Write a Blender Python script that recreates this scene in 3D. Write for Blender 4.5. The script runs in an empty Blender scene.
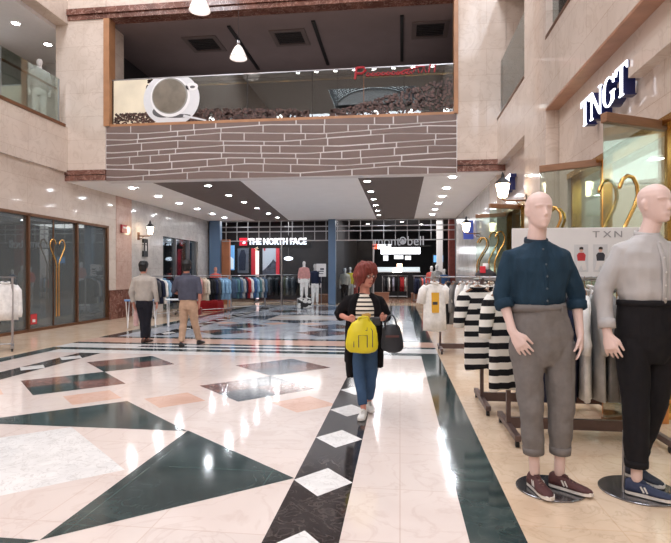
import bpy, bmesh, math, random
from mathutils import Vector, Matrix, noise
random.seed(7)
SC = bpy.context.scene
COL = SC.collection
PI = math.pi
V = Vector

# ------------------------------------------------------------------ camera, world, light, exposure
TH = math.atan(64.5 / 520.0)
cd = bpy.data.cameras.new('camera')
cam = bpy.data.objects.new('camera', cd); COL.objects.link(cam)
cam.location = (0, 0, 1.4); cam.rotation_euler = (PI / 2, 0, TH)
cd.sensor_width = 36.0; cd.lens = 520.0 / 671.0 * 36.0; cd.shift_y = 2.5 / 671.0
cd.clip_start = 0.05; cd.clip_end = 200
SC.camera = cam
SC.view_settings.view_transform = 'Standard'; SC.view_settings.look = 'None'
SC.view_settings.gamma = 1.0; SC.view_settings.use_curve_mapping = False
SC.view_settings.exposure = -0.08
w = bpy.data.worlds.new('world'); SC.world = w; w.use_nodes = True
w.node_tree.nodes['Background'].inputs[0].default_value = (0.9, 0.95, 1.0, 1)
w.node_tree.nodes['Background'].inputs[1].default_value = 0.25
SC.cycles.use_denoising = True
SC.cycles.max_bounces = 7; SC.cycles.diffuse_bounces = 4; SC.cycles.glossy_bounces = 4; SC.cycles.transparent_max_bounces = 12
SC.cycles.sample_clamp_indirect = 6.0
SC.cycles.caustics_reflective = False; SC.cycles.caustics_refractive = False

def area(name, loc, sx, sy, power, col=(1, 1, 1), rot=(0, 0, 0)):
    l = bpy.data.lights.new(name, 'AREA'); l.shape = 'RECTANGLE'; l.size = sx; l.size_y = sy; l.energy = power; l.color = col
    o = bpy.data.objects.new(name, l); COL.objects.link(o); o.location = loc; o.rotation_euler = rot
    return o
for lx_ in (-7.4, 1.0): area('atrium_fill_light', (lx_, 5.6, 12.3), 1.6, 13.0, 740, (0.93, 0.985, 1.07))  # added fill strips for even walls and floor, no real fixtures
area('atrium_rear_light', (-3.1, -11.5, 12.3), 9.0, 5.0, 1150, (0.92, 0.98, 1.08))
area('cafe_fill_light', (-3.2, 15.6, 5.9), 8.0, 2.0, 26, (1.0, 0.92, 0.9), (PI, 0, 0))  # added upward fill for the dim cafe, no lamp stands there
area('shop_ceiling_light', (4.6, 6.4, 2.9), 3.0, 6.0, 170, (0.96, 0.99, 1.02))
area('passage_fill_light', (-3.0, 18.0, 3.80), 9.0, 8.0, 50, (0.92, 0.985, 1.08))  # added soft fill beside the downlights, not a fixture
area('far_shop_light_left', (-6.2, 25.2, 4.1), 4.5, 3.0, 300, (1.0, 0.98, 0.97))
area('far_shop_light_right', (-0.2, 26.2, 4.1), 4.6, 4.6, 260, (1.0, 0.98, 0.97))

# ------------------------------------------------------------------ helpers
def lin(c):
    if c <= 0.04045: return c / 12.92
    return ((c + 0.055) / 1.055) ** 2.4
def rgb(r, g, b): return (lin(r / 255.0), lin(g / 255.0), lin(b / 255.0), 1.0)

MATS = {}
def mat(name, c, rough=0.6, metal=0.0, spec=0.5, var=0.0, vscale=8.0, bump=0.0, bscale=60.0, emit=None, estr=0.0, coat=0.0, sheen=0.0, stretch=None):
    if name in MATS: return MATS[name]
    m = bpy.data.materials.new(name); m.use_nodes = True
    nt = m.node_tree; b = nt.nodes['Principled BSDF']
    base = rgb(*c)
    b.inputs['Base Color'].default_value = base
    b.inputs['Roughness'].default_value = rough; b.inputs['Metallic'].default_value = metal
    b.inputs['Specular IOR Level'].default_value = spec
    if coat: b.inputs['Coat Weight'].default_value = coat; b.inputs['Coat Roughness'].default_value = 0.1
    if sheen: b.inputs['Sheen Weight'].default_value = sheen
    if emit:
        b.inputs['Emission Color'].default_value = rgb(*emit); b.inputs['Emission Strength'].default_value = estr
    if var or bump:
        tc = nt.nodes.new('ShaderNodeTexCoord')
        src = tc.outputs['Object']
        if stretch:
            mp = nt.nodes.new('ShaderNodeMapping'); mp.inputs['Scale'].default_value = stretch
            nt.links.new(src, mp.inputs[0]); src = mp.outputs[0]
    if var:
        n = nt.nodes.new('ShaderNodeTexNoise'); n.inputs['Scale'].default_value = vscale; n.inputs['Detail'].default_value = 6
        nt.links.new(src, n.inputs['Vector'])
        r = nt.nodes.new('ShaderNodeValToRGB')
        r.color_ramp.elements[0].position = 0.3; r.color_ramp.elements[1].position = 0.7
        r.color_ramp.elements[0].color = tuple(x * (1 - var) for x in base[:3]) + (1,)
        r.color_ramp.elements[1].color = tuple(min(1, x * (1 + var)) for x in base[:3]) + (1,)
        nt.links.new(n.outputs['Fac'], r.inputs['Fac']); nt.links.new(r.outputs['Color'], b.inputs['Base Color'])
    if bump:
        n2 = nt.nodes.new('ShaderNodeTexNoise'); n2.inputs['Scale'].default_value = bscale; n2.inputs['Detail'].default_value = 4
        nt.links.new(src, n2.inputs['Vector'])
        bp = nt.nodes.new('ShaderNodeBump'); bp.inputs['Strength'].default_value = bump; bp.inputs['Distance'].default_value = 0.01
        nt.links.new(n2.outputs['Fac'], bp.inputs['Height']); nt.links.new(bp.outputs[0], b.inputs['Normal'])
    MATS[name] = m
    return m

def marble(name, c, c2, vein, rough=0.12, scale=1.6, veinamt=0.5, joints=None, jcol=None, wall=True, spec=0.5, tilevar=0.05):
    """polished stone: cloudy base, thin veins, optional block joints"""
    if name in MATS: return MATS[name]
    m = bpy.data.materials.new(name); m.use_nodes = True
    nt = m.node_tree; N = nt.nodes.new; L = nt.links.new
    b = nt.nodes['Principled BSDF']; b.inputs['Roughness'].default_value = rough; b.inputs['Specular IOR Level'].default_value = spec
    tc = N('ShaderNodeTexCoord')
    n1 = N('ShaderNodeTexNoise'); n1.inputs['Scale'].default_value = scale; n1.inputs['Detail'].default_value = 8; n1.inputs['Distortion'].default_value = 0.8
    L(tc.outputs['Object'], n1.inputs['Vector'])
    r1 = N('ShaderNodeValToRGB'); r1.color_ramp.elements[0].position = 0.32; r1.color_ramp.elements[1].position = 0.68
    r1.color_ramp.elements[0].color = rgb(*c); r1.color_ramp.elements[1].color = rgb(*c2)
    L(n1.outputs['Fac'], r1.inputs['Fac'])
    n2 = N('ShaderNodeTexNoise'); n2.inputs['Scale'].default_value = scale * 1.7; n2.inputs['Detail'].default_value = 10; n2.inputs['Distortion'].default_value = 1.6
    L(tc.outputs['Object'], n2.inputs['Vector'])
    r2 = N('ShaderNodeValToRGB'); e = r2.color_ramp.elements
    e[0].position = 0.47; e[0].color = (0, 0, 0, 1); e[1].position = 0.5; e[1].color = (1, 1, 1, 1)
    k = e.new(0.53); k.color = (0, 0, 0, 1)
    L(n2.outputs['Fac'], r2.inputs['Fac'])
    mu = N('ShaderNodeMath'); mu.operation = 'MULTIPLY'; mu.inputs[1].default_value = veinamt
    L(r2.outputs['Color'], mu.inputs[0])
    mx = N('ShaderNodeMix'); mx.data_type = 'RGBA'; mx.inputs[7].default_value = rgb(*vein)
    L(mu.outputs[0], mx.inputs[0]); L(r1.outputs['Color'], mx.inputs[6])
    out = mx.outputs[2]
    if joints:
        sp = N('ShaderNodeSeparateXYZ'); cb = N('ShaderNodeCombineXYZ'); L(tc.outputs['Object'], sp.inputs[0])
        if wall:
            ad = N('ShaderNodeMath'); ad.operation = 'ADD'; L(sp.outputs[0], ad.inputs[0]); L(sp.outputs[1], ad.inputs[1])
            L(ad.outputs[0], cb.inputs[0]); L(sp.outputs[2], cb.inputs[1])
        else:
            L(sp.outputs[0], cb.inputs[0]); L(sp.outputs[1], cb.inputs[1])
        br = N('ShaderNodeTexBrick'); br.inputs['Scale'].default_value = 1.0
        br.inputs['Brick Width'].default_value = joints[0]; br.inputs['Row Height'].default_value = joints[1]
        br.inputs['Mortar Size'].default_value = 0.004; br.inputs['Mortar Smooth'].default_value = 0.1
        br.offset = 0.5 if wall else 0.0
        br.inputs['Color1'].default_value = (1 - tilevar, 1 - tilevar, 1 - tilevar, 1); br.inputs['Color2'].default_value = (1, 1, 1, 1)
        jc = jcol or (0.72, 0.68, 0.66)
        br.inputs['Mortar'].default_value = (jc[0], jc[1], jc[2], 1)
        L(cb.outputs[0], br.inputs['Vector'])
        m2 = N('ShaderNodeMix'); m2.data_type = 'RGBA'; m2.blend_type = 'MULTIPLY'; m2.inputs[0].default_value = 1.0
        L(out, m2.inputs[6]); L(br.outputs['Color'], m2.inputs[7]); out = m2.outputs[2]
    L(out, b.inputs['Base Color'])
    MATS[name] = m
    return m

def glass(name, tint=(225, 235, 232), refl=0.1, rough=0.0, haze=0.0, hazecol=(150, 155, 155), fres=0.75):
    if name in MATS: return MATS[name]
    m = bpy.data.materials.new(name); m.use_nodes = True
    nt = m.node_tree; N = nt.nodes.new; L = nt.links.new
    for n in list(nt.nodes):
        if n.type == 'BSDF_PRINCIPLED': nt.nodes.remove(n)
    o = nt.nodes['Material Output']
    t = N('ShaderNodeBsdfTransparent'); t.inputs[0].default_value = rgb(*tint)
    g = N('ShaderNodeBsdfGlossy'); g.inputs['Roughness'].default_value = rough; g.inputs[0].default_value = (0.95, 0.97, 0.97, 1)
    lw = N('ShaderNodeLayerWeight'); lw.inputs[0].default_value = 0.35
    ad = N('ShaderNodeMath'); ad.operation = 'MULTIPLY_ADD'; ad.inputs[1].default_value = fres; ad.inputs[2].default_value = refl
    L(lw.outputs['Fresnel'], ad.inputs[0])
    mx = N('ShaderNodeMixShader'); L(ad.outputs[0], mx.inputs[0]); 
    src = t.outputs[0]
    if haze:
        d = N('ShaderNodeBsdfDiffuse'); d.inputs[0].default_value = rgb(*hazecol)
        mh = N('ShaderNodeMixShader'); mh.inputs[0].default_value = haze
        L(t.outputs[0], mh.inputs[1]); L(d.outputs[0], mh.inputs[2]); src = mh.outputs[0]
    L(src, mx.inputs[1]); L(g.outputs[0], mx.inputs[2])
    L(mx.outputs[0], o.inputs['Surface'])
    MATS[name] = m
    return m

def emis(name, c, s, base=None):
    return mat(name, base or c, rough=0.5, emit=c, estr=s)

def stripes(name, c1, c2, period, duty=0.5, off=0.0, rough=0.85, axis=2, wob=0.0):
    if name in MATS: return MATS[name]
    m = bpy.data.materials.new(name); m.use_nodes = True
    nt = m.node_tree; N = nt.nodes.new; L = nt.links.new
    b = nt.nodes['Principled BSDF']; b.inputs['Roughness'].default_value = rough; b.inputs['Specular IOR Level'].default_value = 0.2
    tc = N('ShaderNodeTexCoord'); sp = N('ShaderNodeSeparateXYZ'); L(tc.outputs['Object'], sp.inputs[0])
    val = sp.outputs[axis]
    if wob:
        nz = N('ShaderNodeTexNoise'); nz.inputs['Scale'].default_value = 5; L(tc.outputs['Object'], nz.inputs['Vector'])
        ma = N('ShaderNodeMath'); ma.operation = 'MULTIPLY_ADD'; ma.inputs[1].default_value = wob; L(nz.outputs['Fac'], ma.inputs[0]); L(val, ma.inputs[2]); val = ma.outputs[0]
    a = N('ShaderNodeMath'); a.operation = 'MULTIPLY_ADD'; a.inputs[1].default_value = 1.0 / period; a.inputs[2].default_value = off + 50; L(val, a.inputs[0])
    f = N('ShaderNodeMath'); f.operation = 'FRACT'; L(a.outputs[0], f.inputs[0])
    g = N('ShaderNodeMath'); g.operation = 'GREATER_THAN'; g.inputs[1].default_value = duty; L(f.outputs[0], g.inputs[0])
    mx = N('ShaderNodeMix'); mx.data_type = 'RGBA'; mx.inputs[6].default_value = rgb(*c1); mx.inputs[7].default_value = rgb(*c2)
    L(g.outputs[0], mx.inputs[0]); L(mx.outputs[2], b.inputs['Base Color'])
    MATS[name] = m
    return m

class MB:
    def __init__(s): s.bm = bmesh.new()
    def face(s, pts, mi=0):
        f = s.bm.faces.new([s.bm.verts.new(p) for p in pts]); f.material_index = mi; return f
    def box(s, x0, x1, y0, y1, z0, z1, mi=0):
        v = [s.bm.verts.new((x, y, z)) for x in (x0, x1) for y in (y0, y1) for z in (z0, z1)]
        for q in ((0, 1, 3, 2), (4, 6, 7, 5), (0, 4, 5, 1), (2, 3, 7, 6), (0, 2, 6, 4), (1, 5, 7, 3)):
            f = s.bm.faces.new([v[i] for i in q]); f.material_index = mi
        return s
    def beam(s, p, q, wx, wz, mi=0):
        """rectangular bar from p to q; wx across, wz along the up side"""
        p = V(p); q = V(q); t = (q - p).normalized()
        up = V((0, 0, 1)) if abs(t.z) < 0.95 else V((0, 1, 0))
        a = t.cross(up).normalized(); b = a.cross(t)
        vs = []
        for c in (p, q):
            for i, j in ((-1, -1), (1, -1), (1, 1), (-1, 1)):
                vs.append(s.bm.verts.new(c + a * (i * wx / 2) + b * (j * wz / 2)))
        for f in ((0, 1, 2, 3), (7, 6, 5, 4), (0, 4, 5, 1), (1, 5, 6, 2), (2, 6, 7, 3), (3, 7, 4, 0)):
            g = s.bm.faces.new([vs[i] for i in f]); g.material_index = mi
        return s
    def prism(s, pts, fn, d0, d1, mi=0):
        """pts: outline in (a,b); fn(a,b,d) -> xyz"""
        A = [s.bm.verts.new(fn(a, b, d0)) for a, b in pts]; B = [s.bm.verts.new(fn(a, b, d1)) for a, b in pts]
        n = len(pts)
        fs = [s.bm.faces.new(A), s.bm.faces.new(B[::-1])]
        for i in range(n): fs.append(s.bm.faces.new((A[i], B[i], B[(i + 1) % n], A[(i + 1) % n])))
        for f in fs: f.material_index = mi
        return s
    def tube(s, pts, rad, n=10, side=None, mi=0, cap=True, round_ends=False):
        P = [V(p) for p in pts]; k = len(P)
        if not isinstance(rad, (list, tuple)): rad = [rad] * k
        R = [r if isinstance(r, (tuple, list)) else (r, r) for r in rad]
        if round_ends:
            t0 = (P[0] - P[1]).normalized(); t1 = (P[-1] - P[-2]).normalized()
            m0 = min(R[0]); m1 = min(R[-1]); R0, R1 = R[0], R[-1]
            P = [P[0] + t0 * m0 * 0.95, P[0] + t0 * m0 * 0.6] + P + [P[-1] + t1 * m1 * 0.6, P[-1] + t1 * m1 * 0.95]
            R = [(R0[0] * .35, R0[1] * .35), (R0[0] * .8, R0[1] * .8)] + R + [(R1[0] * .8, R1[1] * .8), (R1[0] * .35, R1[1] * .35)]
            k = len(P)
        sv = V(side) if side is not None else None
        if sv is None:
            t = (P[1] - P[0]).normalized(); sv = V((1, 0, 0)) if abs(t.x) < 0.8 else V((0, 1, 0)); keep = False
        else: keep = True
        rings = []
        for i in range(k):
            t = (P[min(i + 1, k - 1)] - P[max(i - 1, 0)])
            if t.length < 1e-9: t = V((0, 0, 1))
            t.normalize()
            a = sv - t * sv.dot(t)
            if a.length < 1e-6: a = t.orthogonal()
            a.normalize(); b = t.cross(a)
            if not keep: sv = a
            rings.append([s.bm.verts.new(P[i] + a * (math.cos(2 * PI * j / n) * R[i][0]) + b * (math.sin(2 * PI * j / n) * R[i][1])) for j in range(n)])
        for i in range(k - 1):
            for j in range(n):
                f = s.bm.faces.new((rings[i][j], rings[i][(j + 1) % n], rings[i + 1][(j + 1) % n], rings[i + 1][j])); f.material_index = mi
        if cap:
            for q in (rings[0][::-1], rings[-1]):
                f = s.bm.faces.new(q); f.material_index = mi
        return s
    def lathe(s, prof, c=(0, 0, 0), n=24, mi=0, cap=True):
        c = V(c); rings = []
        for r, z in prof:
            rings.append([s.bm.verts.new(c + V((r * math.cos(2 * PI * j / n), r * math.sin(2 * PI * j / n), z))) for j in range(n)])
        for i in range(len(prof) - 1):
            for j in range(n):
                f = s.bm.faces.new((rings[i][j], rings[i][(j + 1) % n], rings[i + 1][(j + 1) % n], rings[i + 1][j])); f.material_index = mi
        if cap:
            for q in (rings[0][::-1], rings[-1]):
                f = s.bm.faces.new(q); f.material_index = mi
        return s
    def ball(s, c, r, n=12, mi=0):
        c = V(c); r = r if isinstance(r, (tuple, list)) else (r, r, r)
        m = max(5, n // 2 + 2); rings = []
        for i in range(m):
            a = PI * (i + 0.35) / (m - 0.3); 
            rings.append([s.bm.verts.new(c + V((r[0] * math.sin(a) * math.cos(2 * PI * j / n), r[1] * math.sin(a) * math.sin(2 * PI * j / n), -r[2] * math.cos(a)))) for j in range(n)])
        for i in range(m - 1):
            for j in range(n):
                f = s.bm.faces.new((rings[i][j], rings[i][(j + 1) % n], rings[i + 1][(j + 1) % n], rings[i + 1][j])); f.material_index = mi
        for q in (rings[0][::-1], rings[-1]):
            f = s.bm.faces.new(q); f.material_index = mi
        return s
    def build(s, name, mats, parent=None, smooth=False, bevel=0.0, loc=None):
        if bevel:
            bmesh.ops.bevel(s.bm, geom=list(s.bm.edges), offset=bevel, segments=2, profile=0.5, affect='EDGES', clamp_overlap=True)
        bmesh.ops.recalc_face_normals(s.bm, faces=list(s.bm.faces))
        me = bpy.data.meshes.new(name); s.bm.to_mesh(me); s.bm.free()
        for m in (mats if isinstance(mats, (list, tuple)) else [mats]): me.materials.append(m)
        if smooth: 
            for p in me.polygons: p.use_smooth = True
        o = bpy.data.objects.new(name, me); COL.objects.link(o)
        if parent: o.parent = parent
        if loc: o.location = loc
        return o

def melt(mb, name, mats, parent, voxel=0.008, smooth=3, wr=0.0, wscale=(9, 9, 5), post=None):
    """fuse overlapping closed shapes into one continuous skin"""
    o = mb.build(name, mats, None)
    m = o.modifiers.new('r', 'REMESH'); m.mode = 'VOXEL'; m.voxel_size = voxel
    if smooth:
        q = o.modifiers.new('s', 'SMOOTH'); q.iterations = smooth; q.factor = 0.5
    dg = bpy.context.evaluated_depsgraph_get()
    me = bpy.data.meshes.new_from_object(o.evaluated_get(dg))
    o.modifiers.clear(); old = o.data; o.data = me; bpy.data.meshes.remove(old); me.name = name
    if wr:
        nm = [v.normal.copy() for v in me.vertices]
        for v, n in zip(me.vertices, nm):
            p = v.co
            q = V((p.x * wscale[0], p.y * wscale[1], p.z * wscale[2]))
            v.co = p + n * (wr * (noise.noise(q) + 0.5 * noise.noise(q * 2.3 + V((5, 1, 3)))))
    if post:
        for v in me.vertices: post(v)
    for p in me.polygons: p.use_smooth = True
    if not me.materials:
        for m_ in (mats if isinstance(mats, (list, tuple)) else [mats]): me.materials.append(m_)
    if parent: o.parent = parent
    return o

def tag(o, label=None, cat=None, group=None, kind=None):
    if label: o['label'] = label
    if cat: o['category'] = cat
    if group: o['group'] = group
    if kind: o['kind'] = kind
    return o
def thing(name, label, cat, loc=(0, 0, 0), rz=0.0, group=None):
    o = bpy.data.objects.new(name, None); COL.objects.link(o); o.empty_display_size = 0.1
    o.location = loc; o.rotation_euler = (0, 0, rz)
    return tag(o, label, cat, group)
def dup(root, loc, rz=None, label=None, group=None):
    r = root.copy(); COL.objects.link(r); r.location = loc
    if rz is not None: r.rotation_euler = (0, 0, rz)
    if label: r['label'] = label
    if group: r['group'] = group
    for ch in list(root.children):
        c = ch.copy(); COL.objects.link(c); c.parent = r
        for g in list(ch.children):
            d = g.copy(); COL.objects.link(d); d.parent = c
    return r
def struct(name, mb, m, parent=None, **k):
    o = mb.build(name, m, parent, **k)
    if not parent: o['kind'] = 'structure'
    return o
def sroot(name, loc=(0, 0, 0), rz=0):
    o = bpy.data.objects.new(name, None); COL.objects.link(o); o.location = loc; o.rotation_euler = (0, 0, rz); o['kind'] = 'structure'
    return o
ORD = 'first second third fourth fifth sixth seventh eighth ninth tenth eleventh twelfth thirteenth fourteenth fifteenth sixteenth seventeenth eighteenth nineteenth twentieth'.split()
ORD += ['twenty-' + x for x in ORD[:9]] + ['thirtieth']
def text_mesh(name, body, size, depth, m, parent, loc, rot, bold=0.0, sx=1.0, align='LEFT', spacing=1.0):
    cu = bpy.data.curves.new(name, 'FONT'); cu.body = body; cu.size = size; cu.extrude = depth; cu.offset = bold; cu.align_x = align; cu.space_character = spacing
    cu.resolution_u = 4
    o = bpy.data.objects.new(name, cu); COL.objects.link(o)
    dg = bpy.context.evaluated_depsgraph_get()
    me = bpy.data.meshes.new_from_object(o.evaluated_get(dg)); bpy.data.objects.remove(o); bpy.data.curves.remove(cu)
    me.materials.clear(); me.materials.append(m); me.name = name
    o = bpy.data.objects.new(name, me); COL.objects.link(o); o.parent = parent; o.location = loc; o.rotation_euler = rot; o.scale = (sx, 1, 1)
    return o

# ------------------------------------------------------------------ materials
wall_m = marble('wall_marble', (211, 195, 182), (225, 210, 198), (194, 174, 158), rough=0.09, scale=1.2, veinamt=0.4, joints=(1.3, 0.62), jcol=(0.8, 0.74, 0.7), tilevar=0.05)
pink_m = marble('pink_marble', (196, 162, 148), (210, 180, 166), (172, 134, 120), rough=0.16, scale=2.0, veinamt=0.5, joints=(1.2, 0.9))
band_m = marble('red_brown_marble', (96, 62, 54), (134, 92, 80), (196, 160, 146), rough=0.14, scale=2.6, veinamt=0.6)
grey_m = marble('grey_marble', (186, 180, 176), (206, 200, 196), (150, 146, 144), rough=0.14, scale=1.5, veinamt=0.4, joints=(1.2, 0.8))
fl_pale = marble('floor_pale_marble', (226, 210, 202), (234, 221, 214), (204, 180, 170), rough=0.10, scale=1.3, veinamt=0.3, joints=(0.68, 0.68), jcol=(0.86, 0.8, 0.77), wall=False, tilevar=0.05)
fl_tan = marble('floor_tan_marble', (218, 190, 162), (232, 208, 182), (190, 158, 130), rough=0.12, scale=2.4, veinamt=0.35, joints=(0.6, 0.6), jcol=(0.9, 0.84, 0.8), wall=False, tilevar=0.06)
fl_green = marble('floor_green_marble', (40, 57, 58), (66, 82, 82), (92, 108, 104), rough=0.09, scale=2.2, veinamt=0.22, joints=(0.9, 0.9), jcol=(1.7, 1.7, 1.6), wall=False, tilevar=0.12)
fl_black = marble('floor_black_marble', (38, 36, 38), (58, 54, 54), (130, 118, 112), rough=0.09, scale=4.0, veinamt=0.3, wall=False)
fl_white = marble('floor_white_marble', (226, 224, 222), (244, 242, 240), (186, 180, 176), rough=0.10, scale=5.0, veinamt=0.5, wall=False)
fl_red = marble('floor_red_marble', (104, 72, 66), (136, 98, 90), (176, 144, 132), rough=0.10, scale=3.5, veinamt=0.5, wall=False)
fl_slate = marble('floor_slate_marble', (58, 66, 78), (82, 90, 100), (130, 136, 142), rough=0.10, scale=3.5, veinamt=0.4, wall=False)
fl_peach = marble('floor_peach_marble', (222, 182, 162), (232, 196, 178), (200, 156, 134), rough=0.10, scale=2.0, veinamt=0.3, wall=False)
fl_blue_reflect = marble('floor_blue_reflect_marble', (172, 178, 188), (196, 201, 208), (140, 148, 158), rough=0.10, scale=2.0, veinamt=0.3, joints=(0.68, 0.68), wall=False)  # stone colour carries the bluish reflection of the far passage
ceil_w = mat('ceiling_white_paint', (247, 245, 245), rough=0.7, var=0.02, vscale=3)
ceil_b = mat('ceiling_brown_paint', (110, 98, 94), rough=0.7, var=0.04, vscale=4)
cafe_ceil = mat('cafe_ceiling_paint', (138, 122, 122), rough=0.8, var=0.05, vscale=2)
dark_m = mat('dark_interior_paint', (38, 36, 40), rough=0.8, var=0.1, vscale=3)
clad_m = mat('brown_cladding', (122, 104, 98), rough=0.55, var=0.06, vscale=2)
joint_m = mat('white_cladding_joint', (226, 222, 222), rough=0.6, var=0.03)
gold_m = mat('gold_metal', (214, 168, 98), rough=0.2, metal=1.0, var=0.05, vscale=6)
bronze_m = mat('bronze_metal', (128, 92, 70), rough=0.35, metal=0.8, var=0.08, vscale=10)
wood_m = mat('door_wood', (142, 104, 78), rough=0.35, var=0.15, vscale=5, stretch=(1, 12, 12))
shop_wood = mat('shop_wood', (150, 106, 84), rough=0.5, var=0.15, vscale=4, stretch=(1, 8, 8))
steel_m = mat('brushed_steel', (172, 172, 176), rough=0.3, metal=1.0, var=0.05, vscale=15)
rackbrown_m = mat('rack_brown_metal', (104, 86, 82), rough=0.4, metal=0.35, var=0.08, vscale=20)
black_m = mat('black_plastic', (26, 26, 28), rough=0.5, var=0.1, vscale=20)
white_p = mat('white_plastic', (232, 230, 230), rough=0.5, var=0.02)
bluecol_m = mat('blue_grey_paint', (96, 122, 152), rough=0.35, var=0.04, vscale=3)
lamp_on = emis('downlight_glow', (244, 249, 255), 210.0)
lamp_warm = emis('lantern_glow', (255, 226, 190), 26.0)
lamp_store = emis('store_spot_glow', (255, 250, 246), 22.0)
sign_on = emis('sign_white_glow', (255, 250, 255), 3.2)
screen_on = emis('screen_white_glow', (250, 250, 255), 3.5)
glass_rail = glass('rail_glass', (206, 212, 212), refl=0.05)
glass_shop = glass('shop_glass', (190, 200, 200), refl=0.06, haze=0.4, hazecol=(140, 148, 150))
glass_door = glass('door_glass', (226, 234, 230), refl=0.03, fres=0.45)
glass_far = glass('far_glass', (232, 238, 242), refl=0.0, fres=0.3)

# ------------------------------------------------------------------ setting: floor
f = MB()
MI = dict(pale=0, tan=1, green=2, black=3, white=4, red=5, slate=6, peach=7, blue=8, wood=9)
def fq(x0, x1, y0, y1, z, mi): f.face([(x0, y0, z), (x1, y0, z), (x1, y1, z), (x0, y1, z)], MI[mi])
def fp(pts, z, mi): f.face([(x, y, z) for x, y in pts], MI[mi])
CX0 = -2.98
f.box(-11.5, 8.0, -15.5, 36, -0.3, 0.0, MI['tan'])
fq(-6.6, 0.66, -15, 23.0, .001, 'pale')
fq(-6.6, -6.3, -15, 9.25, .002, 'green'); fq(.36, .66, -15, 23.0, .002, 'green'); fq(-6.6, -6.3, 10.75, 23.0, .002, 'green')
for xc in (-.515, -5.45):
    for y0, y1 in ((-14.0, 8.62), (11.3, 22.6)):
        fq(xc - .2, xc + .2, y0, y1, .002, 'black')
        k = 0
        y = 2.55 - .92 * 16
        while y < y1:
            if y - .26 > y0 and y + .26 < y1:
                fp([(xc - .2, y), (xc, y - .24), (xc + .2, y), (xc, y + .24)], .003, 'white')
            y += .92
# cross bands
fq(-6.3, .36, 8.62, 9.05, .002, 'white')
for y0, y1, c in ((8.98, 9.25, 'green'), (9.25, 9.8, 'white'), (9.8, 10.0, 'green'), (10.0, 10.75, 'peach'), (10.75, 10.98, 'green')):
    fq(-6.6, .66, y0, y1, .0025, c)
fq(-5.0, -1.0, 9.4, 9.62, .003, 'slate')
def field(yc, s, far=False):
    Y = lambda d: yc + s * d
    # star: four triangles round a pale square
    for pts in ([(-1.88, .95), (-.72, 0), (-1.88, -.98)], [(-4.08, .95), (-5.24, 0), (-4.08, -.98)], [(-1.88, .93), (-2.98, 1.9), (-4.08, .93)], [(-1.88, -.98), (-2.98, -1.95), (-4.08, -.98)]):
        fp([(x, Y(d)) for x, d in pts], .002, 'slate' if far else 'green')
    fp([(-1.9, Y(-.97)), (-1.9, Y(.92)), (-4.06, Y(.92)), (-4.06, Y(-.97))], .0015, 'pale')
    fp([(-2.98, Y(-.95)), (-1.95, Y(0)), (-2.98, Y(.92)), (-4.02, Y(0))], .002, 'white')
    for xc in (-4.2, -1.76):
        for k, dy in enumerate((2.75, 4.2, -2.75)):
            h = .73
            a, b, c, d = (xc - h, dy), (xc, dy + h), (xc + h, dy), (xc, dy - h); o = (xc, dy)
            mid = lambda p, q: ((p[0] + q[0]) / 2, (p[1] + q[1]) / 2)
            cols = ('red', 'slate' if xc > -3 else 'green', 'red', 'slate' if xc > -3 else 'green')
            for q, (p0, p1, p2) in enumerate(((d, a, b), (a, b, c), (b, c, d), (c, d, a))):
                m1, m2 = mid(p0, p1), mid(p1, p2)
                fp([(x, Y(t)) for x, t in (o, m1, p1, m2)], .002, cols[q])
        for dx in (-.73, .73):
            fp([(xc + dx, Y(2.02 - .36)), (xc + dx + .36, Y(2.02)), (xc + dx, Y(2.02 + .36)), (xc + dx - .36, Y(2.02))], .0018, 'peach')
field(3.5, 1); field(16.4, -1, True)
fq(-6.3, .36, 11.0, 22.9, .0012, 'blue')  # bluish floor reflection laid in as colour
fp([(-2.98, 19.6), (-1.4, 20.9), (-2.98, 22.3), (-4.6, 20.9)], .002, 'slate')
fq(-.25, .34, 11.2, 22.8, .0015, 'blue')
fq(-8.8, 2.4, 25.2, 35.8, .002, 'wood')
fwood = marble('far_floor_wood', (132, 96, 78), (158, 118, 96), (110, 78, 62), rough=0.2, scale=2.0, veinamt=0.3, joints=(1.2, 0.15), wall=False)
struct('floor', f, [fl_pale, fl_tan, fl_green, fl_black, fl_white, fl_red, fl_slate, fl_peach, fl_blue_reflect, fwood])

# ------------------------------------------------------------------ setting: left wall
b = MB()
XL = -8.85
b.box(-9.15, XL, -15, 9.0, 0, 4.1)
b.box(-9.15, XL, 9.0, 14.95, 2.86, 4.1)
b.box(-9.15, XL, 14.95, 15.35, 0, 4.1)
b.box(-9.25, -8.78, -15, 12.9, 4.1, 5.3)           # balcony slab edge
b.box(-9.15, XL, 12.9, 14.0, 4.1, 12.5)
b.box(-9.25, -8.78, -15, 12.9, 8.05, 12.5)          # above the balcony opening
b.box(-9.15, XL, -15, 3.0, 5.3, 8.05)
struct('wall_left', b, wall_m)
b = MB()
b.box(-9.15, -8.84, 15.35, 16.3, 0.9, 3.86)
struct('wall_left_pillar', b, pink_m)
b = MB()
b.box(-9.15, -8.82, 15.0, 16.3, 0, 0.9); b.box(-9.15, -8.80, 14.95, 15.3, 0, .9)
struct('trim_1', b, band_m)
b = MB()
b.box(-9.1, -8.84, 16.3, 18.6, 0, 3.86); b.box(-9.1, -8.84, 18.6, 22.0, 2.82, 3.86); b.box(-9.1, -8.84, 22.0, 23.4, 0, 3.86); b.box(-9.1, -8.84, 15.35, 16.3, 3.85, 4.1)
struct('wall_left_passage', b, grey_m)
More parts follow.
